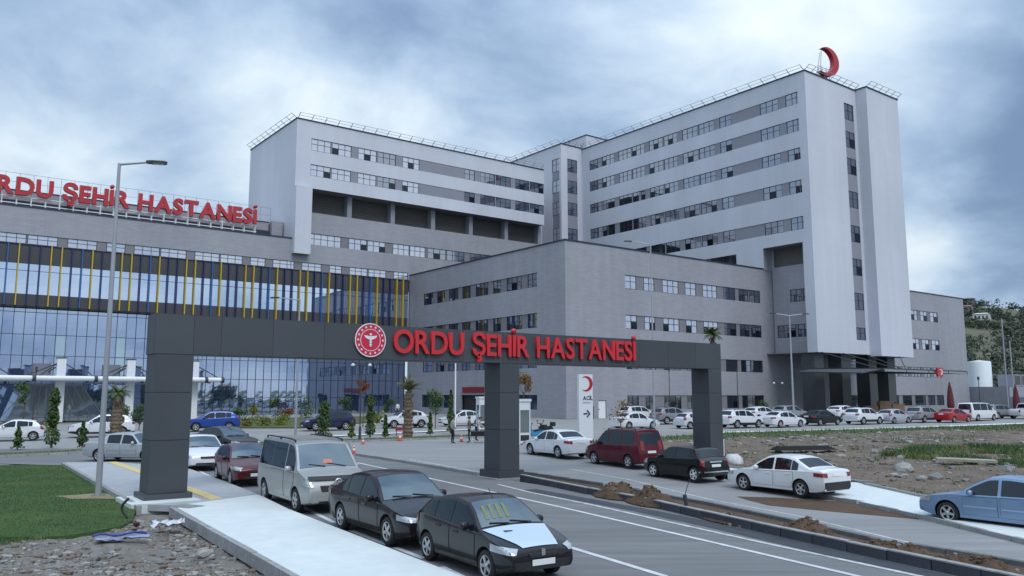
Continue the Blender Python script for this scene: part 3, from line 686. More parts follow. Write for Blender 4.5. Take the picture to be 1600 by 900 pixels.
# link
LZ = 46.4
ltop = [44.07,40.3,36.4,31.9,27.1]
tow.wall('L',88,103.3,131,20.5,LZ,M_CLADW,[(103.8,105.75,22.0,44.07)],.18); tow.wall('F',103.3,88,92.8,20.5,LZ,M_CLADW,[(89.4,91.65,22.0,44.07)],.18)
for face,c,u0,u1 in (('L',88,103.8,105.75),('F',103.3,89.4,91.65)):
    cur = 44.07
    for zt in ltop:
        if cur > zt+.05: tow.panel(face,c,u0,u1,zt,cur,.1,M_INFL)
        cur = zt-2.25; tow.window(face,c,u0,u1,cur,zt,2,2,.09)
    tow.panel(face,c,u0,u1,22.0,cur,.1,M_INFL)
tow.box(88.5,112,103.8,130.5,20.5,45.9,M_CORE,'core'); tow.box(88.05,93.2,103.35,130.6,LZ-.1,LZ-.02,M_INF,'roof')
tow.coping('L',88,103.3,131,LZ); tow.coping('F',103.3,88.1,92.7,LZ+.003); tow.brackets('L',88,103.5,130,LZ); tow.brackets('F',103.3,88.2,92.7,LZ,1.5)
tow.box(81.5,88.02,108.6,121,20.5,39.4,M_CLADW,'link_wing'); 
ph = tow.box(94.5,103.5,104,112,LZ,49.4,M_CLADW,'stair_house'); tow.box(94.4,103.6,103.9,112.1,49.4,49.55,M_COP,'coping',ph)
# columns and foot of the tower
for a in (94.2,100.3,107.0,111.9):
    tow.box(a-1.0,a+1.0,60.0,61.9,ZG,9.0,mat('column_dark',(.055,.06,.066),.5,var=.1,scale=1.),'column')
tow.box(94.5,101.5,70.5,70.6,ZG,8.9,M_WIN,'entrance_glass')
for a in (96.2,98.,99.8): tow.box(a-.05,a+.05,70.38,70.5,ZG,8.9,M_FRM,'mullion')
tow.box(94.5,101.5,70.36,70.5,3.7,3.85,M_FRM,'transom'); tow.box(97.1,98.9,70.2,70.36,4.3,5.5,M_RED,'entrance_sign')

# ---------------------------------------------------------------- central ward block
war = Bld('ward_block', 'pale ward block with two window bands over a dark open storey', 'building', 42.9, 108.6, 21)
WZ = 43.0
wb_ = [(45.15,48.25,3),(48.4,51.5,3),(52.6,55.7,3),(55.85,59.0,3),(60.2,63.2,3),(71.75,73.8,2),(74.9,77.9,3),(78.1,81.2,3),(82.2,85.2,3),(85.4,88.45,3)]
war.wall('F',108.6,42.9,88.5,33.1,WZ,M_CLADW,[(45.15,88.45,38.7,40.5),(45.15,88.45,34.95,36.65)])
for z0,z1 in ((38.7,40.5),(34.95,36.65)): war.strip('F',108.6,45.15,88.45,z0,z1,wb_,M_INFL,.06,.09,.6,blind=[(45,50),(52,53),(60,62)])
war.wall('F',108.0,42.9,45.3,23.35,33.1,M_CLADW,name='pier'); war.wall('L',45.3,108.0,112,23.35,33.1,M_CLADW,name='pier_side')
war.box(42.9,45.3,108.0,108.6,33.1,33.12,M_CLADW,'pier_cap'); war.box(42.95,45.25,108.05,110,23.3,23.36,M_INF,'soffit')
war.wall('L',42.9,108.6,128,23.35,WZ,M_CLADW,name='end_wall'); war.wall('L',42.9,108.0,108.6,23.35,33.1,M_CLADW,name='pier_side')
war.wall('F',109.6,45.3,88.5,21,29.8,M_CLAD,[(45.45,84,25.05,26.75)])
war.strip('F',109.6,45.45,84,25.05,26.75,[(45.45,50.7,5),(51.9,54.9,3),(55.0,58.0,3),(59.3,62.2,3),(62.3,65.1,3),(65.5,69,3),(69.1,72.5,3),(73.6,78,4),(79,83,4)],opens=.5,blind=[(45,63)])
war.box(45.3,88.5,109.65,113.2,29.6,29.8,M_INF,'terrace_floor'); war.box(45.3,88.5,108.65,113.2,33.12,33.3,M_INF,'terrace_ceiling')
for i in range(6):
    a0 = 45.3 + 7.3*i; a1 = min(a0 + 6.4, 88.5)
    lp = war.box(a0,a1,111.2,111.3,29.8,33.1,M_LOUV,'louvre_panel')
    sl = MB()
    for k in range(11): sl.box(a0+.1-42.9,a1-.1-42.9,111.08-108.6,111.2-108.6,29.95+.28*k-21,30.03+.28*k-21)
    kind(sl.obj('slat', M_LOUV, lp), 'stuff')
    war.box(a1+.02,a1+.75,110.0,111.4,29.8,33.1,M_INFL,'column')
war.box(43.4,88.3,111.5,127.6,22,42.3,M_CORE,'core'); war.box(43.4,88.3,108.9,111.6,33.4,42.2,M_CORE,'core')
war.coping('F',108.6,42.9,88.4,WZ); war.coping('L',42.9,108.7,128,WZ+.003); war.brackets('F',108.6,43.1,88,WZ); war.brackets('L',42.9,109,127.8,WZ,2.)

# ---------------------------------------------------------------- glass entrance hall
hal = Bld('entrance_hall', 'long hospital entrance hall with blue glass front and band of blue and yellow fins', 'building', -20, 109, ZG)
hst = [(-4.,-.9,3),(.2,3.4,3),(4.5,7.6,3),(7.7,10.7,3),(10.8,13.95,3),(14.95,18.2,3),(19.25,21.4,2),(22.4,25.45,3),(25.55,28.75,3),(29.8,33.,3),(33.1,36.1,3),(37.15,39.25,2),(40.3,43.4,3),(44.5,47.5,3),(48.7,50.65,2),(51.85,54.8,3),(54.95,57.9,3),(59.2,61.7,3)]
hal.wall('F',109,-20,42.9,21.1,25.5,M_CLAD,[(-4,42.9,21.1,22.3)]); hal.wall('F',109,42.9,61.98,21.1,25.0,M_CLAD,[(42.9,61.7,21.1,22.3)])
hal.strip('F',109,-20,61.7,21.14,22.3,hst,opens=0,blind=[(-20,62)])
A0, AN, ST = -5.4, 61, 1.102
pan = MB(); pan.box(.02,ST-.02,0,.05,0,2.2); span_me = pan.mesh('spandrel_panel', M_SPAN)
pan = MB(); pan.box(.02,ST-.02,0,.05,0,1.36); span2_me = pan.mesh('spandrel_panel', M_SPAN)
pan = MB(); pan.box(.02,ST-.02,0,.03,0,2.75); pan.box(.02,ST-.02,-.02,.04,2.7,2.76,1); bp_me = pan.mesh('band_pane', [M_BAND, M_MUL])
pan = MB(); pan.box(.02,ST-.02,0,.03,2.8,3.6); bp2_me = pan.mesh('band_pane', M_BAND)
fn = MB(); fn.box(-.06,.06,-.38,0,0,7.15)
fin_me = {k: fn.mesh('fin', m) for k, m in (('n',M_NAVY),('b',M_BLUE),('y',M_YELW))}
seq = 'bynnyyn'
i0 = round((8.93 - A0)/ST); A0 = 8.93 - i0*ST
for i in range(AN+1):
    a = A0 + i*ST
    if a > 61.6: break
    wdt = ST if a + ST < 62 else None
    lo = lambda z, d=0.: hal.pt('F',109,a,z,d)
    link('fin', fin_me[seq[(i-i0) % 7]], hal.o, lo(13.92))
    if a + ST > 61.98: continue
    link('spandrel_panel', span_me, hal.o, lo(18.86,.04)); link('spandrel_panel', span2_me, hal.o, lo(13.92,.04))
    t = (rnd.uniform(-.0022,.0022),0,rnd.uniform(-.0022,.0022))
    link('band_pane', bp_me, hal.o, lo(15.28,.06), t); link('band_pane', bp2_me, hal.o, lo(15.22,.06), t)
hal.box(-20,61.9,109.02,109.9,13.72,13.9,M_CORE,'soffit'); hal.box(-20,61.9,108.9,109.03,21.06,21.12,M_COP,'sill')
# curtain wall under the band: one pane at a time
zs = [ZG+.05, 3.2, 5.67, 8.2, 10.65, 13.24, 13.7]
CW = 109.85; ST2 = 1.102
mu = MB(); mu.box(-.03,.03,-.06,.06,0,12.9); mul_me = mu.mesh('mullion', M_MUL)
pm = {}
for j in range(5):
    for nm, m in (('d', M_CUR), ('l', M_CURL)):
        q = MB(); q.box(.03,ST2-.03,0,.03,.03,zs[j+1]-zs[j]-.03); pm[j,nm] = q.mesh('pane', m)
top = MB(); top.box(.03,ST2-.03,0,.03,.03,.42); top_me = top.mesh('top_light', M_CUR)
npane = 0
for i in range(AN+1):
    a = A0 + .1 + i*ST2
    if a > 61.9: break
    link('mullion', mul_me, hal.o, hal.pt('F',CW,a,ZG))
    if a + ST2 > 61.98: continue
    for j in range(5):
        light = j in (2,3) and abs(a - 14.1) < .5 or j in (2,3) and abs(a - 21.3) < .55
        if i >= 8: link('pane', pm[j,'l' if light else 'd'], hal.o, hal.pt('F',CW,a,zs[j]), (rnd.uniform(-.003,.003),0,rnd.uniform(-.003,.003)))
    if i >= 8: link('top_light', top_me, hal.o, hal.pt('F',CW,a,zs[5]))
for z in zs[1:6]: hal.box(-20,61.9,CW-.04,CW+.05,z-.03,z+.03,M_MUL,'transom')
hal.box(-20,61.8,CW+.2,127,ZG,21,M_CORE,'core'); hal.box(-20,61.8,109.5,127,22.4,25.0,M_CORE,'core'); hal.box(-20,A0+.1+8*ST2,CW,CW+.15,ZG,13.8,M_CUR,'end_glazing')
hal.coping('F',109,-20,42.8,25.5)
ph = hal.box(-20,40.9,113,125,25.5,28.2,M_CLAD,'plant_house'); hal.box(-20,40.95,112.95,113.2,28.2,28.34,M_COP,'coping',ph)
hal.box(-20,40.9,112.85,112.97,25.5,27.0,M_COP,'plinth_band')  # dark band put in behind the sign frame
r = MB()
for k in range(30): x = -2 + k*1.5; r.bar(hal.pt('F',114,x,28.3),hal.pt('F',114,x,30.6),.05)
for z in (29.5,30.6): r.bar(hal.pt('F',114,-2,z),hal.pt('F',114,41.5-0*z,z),.04)
r.obj('roof_rail', M_STEEL, hal.o)
lf = MB(); lf.box(0,3.0,0,2.4,0,1.2); 
hal.box(41.1,42.7,112.2,115,25.5,28.4,M_CLAD,'vent_house')

# ---------------------------------------------------------------- entrance canopy of white tubes, glass vestibule
can = Bld('entrance_canopy', 'white tube canopy with posts and struts in front of the blue glass hall', 'canopy', 8, 97, ZG)
mb = MB()
for b in (94,99):
    x = -6.
    while x < 29.2:
        x1 = min(x+5.6, 29.4); q = MB(); q.tube(can.pt('F',b,x+.15,5.3), can.pt('F',b,x1-.15,5.3), .26, n=12); q.obj('tube', M_WSTEEL, can.o, 40)
        j = MB(); j.tube(can.pt('F',b,x1-.16,5.3), can.pt('F',b,x1+.16,5.3), .34, n=12); j.obj('joint', M_DSTEEL, can.o, 40); x = x1
for a in (13.4,20.1,26.8,6.7,0.):
    can.box(a-.42,a+.42,95.6,96.4,ZG,7.4,M_WSTEEL,'post')
    can.box(a-.47,a+.47,95.55,96.45,7.4,7.5,M_DSTEEL,'post_cap')
    q = MB()
    for dx in (-3.4,-2.2,2.2): q.bar(can.pt('F',96,a+.3*math.copysign(1,dx),6.9), can.pt('F',94,a+dx,5.5), .09)
    q.bar(can.pt('F',96,a-.3,6.6), can.pt('F',99,a-1.5,5.5), .09); q.obj('strut', M_DSTEEL, can.o)
    if a < 25: can.box(a-2.3,a-.7,97.5,99,5.5,6.9,mat('duct_grey',(.16,.17,.19),.6),'duct')
mb = MB(); mb.box(-6-8,29-8,94.3-97,98.7-97,5.18-ZG,5.24-ZG); mb.obj('canopy_glass', M_CUR, can.o)
ves = Bld('glass_vestibule', 'low grey glazed entrance vestibule with slanted ends under the white canopy', 'vestibule', 14, 101, ZG)
q = MB(); pts = [(9.2,ZG),(18.6,ZG),(15.9,4.65),(10.5,4.65)]; o_ = ves.B
def vq(b0, b1, m, name, pts=pts):
    q = MB(); q.add([Vector((x,b,z))-o_ for b in (b0,b1) for x,z in pts], [(0,1,2,3),(7,6,5,4),(0,4,5,1),(1,5,6,2),(2,6,7,3),(3,7,4,0)]); return q.obj(name, m, ves.o)
vq(99,106,glass_mat('vestibule_glass',(.30,.34,.37),(.7,.78,.84),.3),'glazing')
q = MB()
for k in range(8):
    x0 = 9.2 + 9.4*k/7; x1 = 10.5 + 5.4*k/7; q.bar(Vector((x0,98.95,ZG))-o_, Vector((x1,98.95,4.65))-o_, .08)
for k in range(5): q.bar(Vector((9.2+1.9*k,98.94,ZG))-o_, Vector((10.5+1.35*(k+.6) if k<4 else 15.9,98.94,4.65))-o_, .05)
q.bar(Vector((10.4,98.95,4.65))-o_, Vector((16,98.95,4.65))-o_, .14); q.bar(Vector((9.2,98.95,1.3))-o_, Vector((18.5,98.95,1.3))-o_, .10); q.obj('frame', M_STEEL, ves.o)

# ---------------------------------------------------------------- steel canopy at the tower foot
tc_ = Bld('tower_canopy', 'dark steel entrance canopy hung by rods beneath the tower', 'canopy', 92, 52, ZG, None, 1.08)
def tb(a,b,z): return Vector((a*1.08,b*1.08,tc_.Z(z))) - tc_.B
def slabq(p, th, m, name):
    q = MB(); q.add([tb(*v) for v in p] + [tb(v[0],v[1],v[2]+th) for v in p], [(3,2,1,0),(4,5,6,7),(0,1,5,4),(1,2,6,5),(2,3,7,6),(3,0,4,7)]); return q.obj(name, m, tc_.o)
slabq([(86,47,6.4),(105.5,47,6.4),(105.5,59,6.7),(86,59,6.7)], .16, M_DSTEEL, 'roof_sheet')
slabq([(82.5,47.5,5.9),(85.9,47.2,6.35),(85.9,56,6.5),(83.5,56,6.2)], .12, M_DSTEEL, 'side_wing')
for b in (47,50,53,56,59):
    q = MB(); q.bar(tb(86,b,6.3+(b-47)*.025), tb(105.5,b,6.3+(b-47)*.025), .16, .26); q.obj('beam', M_STEEL if b == 47 else M_DSTEEL, tc_.o)
for a in (86,90.8,95.7,100.6,105.4):
    q = MB(); q.bar(tb(a,46.9,6.3), tb(a,59.1,6.6), .14, .30); q.obj('beam', M_DSTEEL, tc_.o)
for a0,a1 in ((93.5,99.5),(98.4,104.6),(104,108.),(110,112.3)):
    q = MB(); q.tube(tb(a0,59.3,9.05) if a0 < 105 else tb(a0,57.7,8.9), tb(min(a1,105.4),54.5,6.75), .07, n=6); q.obj('tie_rod', M_DSTEEL, tc_.o)
bx = MB(); bx.box(-.7,.7,-.12,.12,0,1.15); hs = bx.obj('sign_box', M_RED, tc_.o); hs.location = tb(97.9,46.7,5.75)
def crescent(r, th, cut=.80, off=.34, n=28):
    """a crescent opening to the left, in the XZ plane"""
    # intersection of outer circle (radius r, centre 0) with inner circle (radius cut*r, centre -off*r)
    d = off*r; x = (r*r - (cut*r)**2 + d*d) / (2*d) * -1; y = math.sqrt(max(0, r*r - x*x)); ao = math.atan2(y, x); ai = math.atan2(y, x + d)
    out = [(r*math.cos(ao - 2*ao*i/n), r*math.sin(ao - 2*ao*i/n)) for i in range(n+1)]
    inn = [(-d + cut*r*math.cos(-ai + 2*ai*i/n), cut*r*math.sin(-ai + 2*ai*i/n)) for i in range(1, n)]
    N_ = len(out); mb = MB(); vs = []
    inn2 = [out[0]] + inn[::-1] + [out[-1]]
    for yy in (-th/2, th/2):
        vs += [Vector((x,yy,z)) for x,z in out] + [Vector((x,yy,z)) for x,z in inn2]
    m = N_*2; fs = []
    for i in range(N_-1):
        fs += [(i,i+1,N_+i+1,N_+i), (m+i,m+N_+i,m+N_+i+1,m+i+1), (i,m+i,m+i+1,i+1), (N_+i,N_+i+1,m+N_+i+1,m+N_+i)]
    return mb.add(vs, fs)
cw = crescent(.36,.05); c = cw.obj('crescent', mat('sign_white',(.8,.8,.8),.5), hs); c.location = (.06,-.15,.58)
# crescent on the tower roof
cre = Bld('crescent_sign', 'large red crescent on struts at the front edge of the tower roof', 'sign', 100.4, 60.6, TZ+.1, None, 1.08)
cb = crescent(2.25,.8,.86,.32); cm = cb.obj('crescent', M_RED, cre.o, 40); cm.location = (0,0,3.75); cm.rotation_euler = (0,R(8),R(-12))
q = MB()
for x in (-1.6,-.6,.7,1.5):
    q.bar((x,.5,0),(x*.9,.4,3.2 if abs(x)<1.55 else 2.6),.07); q.bar((x,1.9,0),(x*.9,.4,2.6),.06)
for z in (.8,1.9,3.): q.bar((-1.6,.45,z),(1.5,.45,z),.05)
q.bar((-2.2,.5,0),(-.9,.4,5.2),.06); q.bar((-1.2,.5,0),(-.5,.4,5.6),.06); q.obj('strut', M_STEEL, cre.o)

# ---------------------------------------------------------------- lettering
GLY = {}
def glyph(ch, m, ext_=.09, bold=.022, body=None):
    k = (ch, m.name, ext_, bold)
    if k in GLY: return GLY[k]
    if ch == 'İ':
        q = MB(); w = .125 + bold; q.box(0,w,0,.70,-ext_,ext_); q.lathe([(0,ext_),(.085,ext_),(.085,-ext_),(0,-ext_)],16,Matrix.Translation((w/2,.85,0))); me = q.mesh('letter', m); GLY[k] = (me, w); return GLY[k]
    cu = bpy.data.curves.new('glyph', 'FONT'); cu.body = ch; cu.extrude = ext_; cu.offset = bold; cu.resolution_u = 4; cu.bevel_depth = .0
    o = bpy.data.objects.new('glyph', cu); COL.objects.link(o); bpy.context.view_layer.update()
    me = bpy.data.meshes.new_from_object(o.evaluated_get(bpy.context.evaluated_depsgraph_get()))
    xs = [v.co.x for v in me.vertices]; x0, x1 = (min(xs), max(xs)) if xs else (0, .3)
    for v in me.vertices: v.co.x -= x0
    bpy.data.objects.remove(o); bpy.data.curves.remove(cu)
    me.name = 'letter'; me.materials.clear(); me.materials.append(m); GLY[k] = (me, x1 - x0); return GLY[k]
def lettering(parent, text, x0, x1, z0, cap, y, m, ext_=.1, bold=.022, gap=.085, name='letter'):
    """letters as separate solids between x0 and x1 in the parent's XZ plane, cap height given"""
    adv = []; tot = 0.
    for ch in text:
        if ch == ' ': adv.append((None, .30)); tot += .30; continue
        me, w = glyph(ch, m, ext_, bold); adv.append((me, w + gap)); tot += w + gap
    sz = cap / .725; sx = (x1 - x0) / (tot - gap); x = x0
    for me, w in adv:
        if me: link(name, me, parent, (x, y, z0 + .02*sz), (R(90), 0, 0), (sx, sz, sz))
        x += w * sx
rs = Bld('rooftop_sign', 'red ORDU ŞEHİR HASTANESİ letters on a white tube frame along the hall roof', 'sign', 8, 110, 25.5)
lettering(rs.o, 'ORDU ŞEHİR HASTANESİ', 5.0-8, 38.05-8, 27.1-25.5, 2.05, 0, M_RED, .10, .038, .055)
q = MB()
for k in range(24):
    x = -4.5 + k*1.5; q.bar((x,.25,0),(x,.25,2.9 if k % 2 else 1.6),.13); q.bar((x,.9,0),(x,.9,1.3),.07); q.bar((x,.25,1.3),(x,.9,1.3),.06)
for z in (.6,1.4): q.bar((-5,.25,z),(30.2,.25,z),.12)
q.bar((-5,.9,1.3),(30.2,.9,1.3),.07); q.obj('frame', M_WSTEEL, rs.o)
# ================================================================ GATE
GA = R(36.08); GM = G(783,746)
gate = thing('entrance_gate', 'wide dark grey clad gate beam on three pillars carrying red letters over the road', 'gate', (GM.x, GM.y, .4), GA)
M_GATE = mat('gate_cladding', (.056,.063,.075), .5, .12, var=.07, scale=.7, bump=.02, bscale=2)
def tone_by_piece(m, amt):
    """neighbouring panels come from different sheets: a slightly different tone each"""
    nt = m.node_tree; p = nt.nodes['Principled BSDF']; src = p.inputs['Base Color'].links[0].from_socket
    oi = nt.nodes.new('ShaderNodeObjectInfo'); mr = nt.nodes.new('ShaderNodeMapRange'); mr.inputs['To Min'].default_value = 1-amt; mr.inputs['To Max'].default_value = 1+amt; nt.links.new(oi.outputs['Random'], mr.inputs[0])
    sc = nt.nodes.new('ShaderNodeVectorMath'); sc.operation = 'SCALE'; nt.links.new(src, sc.inputs[0]); nt.links.new(mr.outputs[0], sc.inputs['Scale']); nt.links.new(sc.outputs[0], p.inputs['Base Color'])
tone_by_piece(M_GATE, .09)
M_GCORE = mat('gate_joint', (.018,.02,.023), .8)
D2 = .55; B0, B1, Z0, Z1 = -13.4, 12.95, 4.53, 5.78
LEGS = [(-13.36,-12.22),(-.45,.5),(12.0,12.93)]
core = MB(); core.box(B0+.02,B1-.02,-D2+.02,D2-.02,Z0+.02,Z1-.02)
for a,b in LEGS: core.box(a+.02,b-.02,-D2+.02,D2-.02,0,Z0+.1)
core.obj('frame', M_GCORE, gate)
def gp(x0,x1,y0,y1,z0,z1):
    q = MB(); q.box(x0,x1,y0,y1,z0,z1); o = q.obj('cladding_panel', M_GATE, gate); return o
cuts = [B0, -12.25, -11.4, -9.7, -7.9, -6.0, -4.1, -2.2, -.3, 1.6, 3.5, 5.4, 7.3, 9.2, 11.1, B1]
g_ = .005
for a,b in zip(cuts, cuts[1:]):
    gp(a+g_,b-g_,-D2,-D2+.025,Z0+.01,Z1-.01); gp(a+g_,b-g_,D2-.025,D2,Z0+.01,Z1-.01)
    gp(a+g_,b-g_,-D2+.028,D2-.028,Z1-.02,Z1); gp(a+g_,b-g_,-D2+.028,D2-.028,Z0,Z0+.012)
gp(B0,B0+.018,-D2+.03,D2-.03,Z0+.01,Z1-.01); gp(B1-.018,B1,-D2+.03,D2-.03,Z0+.01,Z1-.01)
for a,b in LEGS:
    for z0,z1 in ((.33,1.9),(1.915,3.35),(3.365,Z0-.004)):
        gp(a,b,-D2,-D2+.022,z0,z1); gp(a,b,D2-.022,D2,z0,z1); gp(a,a+.02,-D2+.025,D2-.025,z0,z1); gp(b-.02,b,-D2+.025,D2-.025,z0,z1)
    q = MB(); q.box(a-.13,b+.13,-D2-.13,D2+.13,-.05 if a < 5 else -.5,.32); q.obj('plinth', M_GATE, gate)
lettering(gate, 'ORDU ŞEHİR HASTANESİ', -5.27, 6.97, 4.79, .87, -D2-.07, mat('gate_letter_red', (.55,.018,.028), .35, coat=.2), .05, .018, .06)
# ministry emblem: red disc, white rings, a ring of stars, winged staff in the middle
em = MB(); em.lathe([(0,.02),(.60,.02),(.60,-.10),(0,-.10)], 48, Matrix.Rotation(R(90),4,'X'))
emo = em.obj('emblem', mat('emblem_red', (.55,.02,.06), .4), gate, 40); emo.location = (-6.18,-D2-.05,5.22)
M_SW = mat('emblem_white', (.75,.72,.74), .5)
def ring(r0, r1, y, n=48):
    q = MB(); vs = [Vector((r*math.cos(2*math.pi*i/n), y, r*math.sin(2*math.pi*i/n))) for r in (r0,r1) for i in range(n)]
    return q.add(vs + [v + Vector((0,.02,0)) for v in vs], [(i,(i+1)%n,n+(i+1)%n,n+i) for i in range(n)] + [(n+i,n+(i+1)%n,3*n+(i+1)%n,3*n+i) for i in range(n)])
for r0,r1 in ((.57,.605),(.375,.395)): ring(r0,r1,-.034).obj('emblem_ring', M_SW, emo)
st = MB()
for k in range(10):
    t = math.pi/2 + math.pi*k/5; r = .058 if k % 2 == 0 else .024; st.v.append((r*math.cos(t), 0, r*math.sin(t)))
st.v.append((0,-.006,0))
for k in range(10): st.f.append((k,(k+1)%10,10)); st.m.append(0); st.sm.append(False)
star_me = st.mesh('star', M_SW)
for k in range(16):
    t = 2*math.pi*k/16; link('star', star_me, emo, (.485*math.cos(t), -.036, .485*math.sin(t)), (0,-t+R(90),0))
sf = MB(); sf.box(-.022,.022,-.045,-.03,-.24,.16); sf.lathe([(0,-.05),(.045,-.05),(.045,-.03),(0,-.03)],12,Matrix.Translation((0,0,.20))@Matrix.Rotation(R(90),4,'X')@Matrix.Translation((0,0,.08)))
for s in (-1,1):
    sf.add([Vector((s*.02,-.042,.14)),Vector((s*.26,-.042,.17)),Vector((s*.22,-.042,.10)),Vector((s*.15,-.042,.05)),Vector((s*.02,-.042,.0)),
            Vector((s*.02,-.03,.14)),Vector((s*.26,-.03,.17)),Vector((s*.22,-.03,.10)),Vector((s*.15,-.03,.05)),Vector((s*.02,-.03,.0))],[(0,1,2,3,4),(0,5,6,1),(1,6,7,2),(2,7,8,3),(3,8,9,4)])
    for k in range(6):
        z = -.02 - .035*k; sf.bar((s*.05*math.sin(k*1.05+.5),-.04,z),(s*.05*math.sin(k*1.05+1.55),-.04,z-.035),.016)
sf.obj('winged_staff', M_SW, emo)
# white footing under the left pillar
ft = MB(); ft.box(-13.95,-12.0,-1.35,.9,-.6,.135); fo = ft.obj('footing', M_SLAB); fo.location = (GM.x,GM.y,.42); fo.rotation_euler = (0,0,GA)
tag(fo, 'raw pale concrete footing block under the left gate pillar', 'footing')
ft = MB(); ft.box(-.75,.8,-.75,.75,-.2,.08); fo = ft.obj('footing', M_KERB); fo.location = (GM.x,GM.y,.36); fo.rotation_euler = (0,0,GA)
tag(fo, 'low grey concrete footing under the middle gate pillar', 'footing')

# ================================================================ SIGN PYLON
p0 = G(915,690); pyl = thing('sign_pylon', 'tall white sign pylon with red crescent, ACİL lettering and navy arrow', 'sign', (p0.x,p0.y,gz(p0.y)), R(28))
M_PYL = mat('pylon_white', (.66,.69,.74), .4, var=.03, scale=1.)
q = MB(); q.box(-.56,.56,-.11,.11,0,4.55); q.obj('board', M_PYL, pyl)
q = MB(); q.box(-.6,.6,-.16,.16,-.05,.16); q.obj('base', M_STEEL, pyl)
c = crescent(.52,.03,.84,.30).obj('crescent', M_RED, pyl); c.location = (.02,-.125,3.92)
M_NV = mat('lettering_navy', (.012,.015,.10), .5)
lettering(pyl, 'ACİL', -.26, .54, 2.80, .27, -.12, M_NV, .012, .03, .06)
lettering(pyl, 'EMERGENCY', -.26, .46, 2.58, .10, -.117, mat('lettering_grey_blue',(.18,.22,.34),.5), .01, .0, .07)
q = MB(); q.box(-.22,.10,-.13,-.108,1.83,1.93)
for s in (-1,1):
    vs = [Vector((x,y,1.88+s*z)) for y in (-.132,-.108) for x,z in ((.02,.24),(.13,.24),(.33,0),(.20,0))]
    q.add(vs,[(0,1,2,3),(0,4,5,1),(1,5,6,2),(3,2,6,7),(0,3,7,4)])
q.obj('arrow', M_NV, pyl)

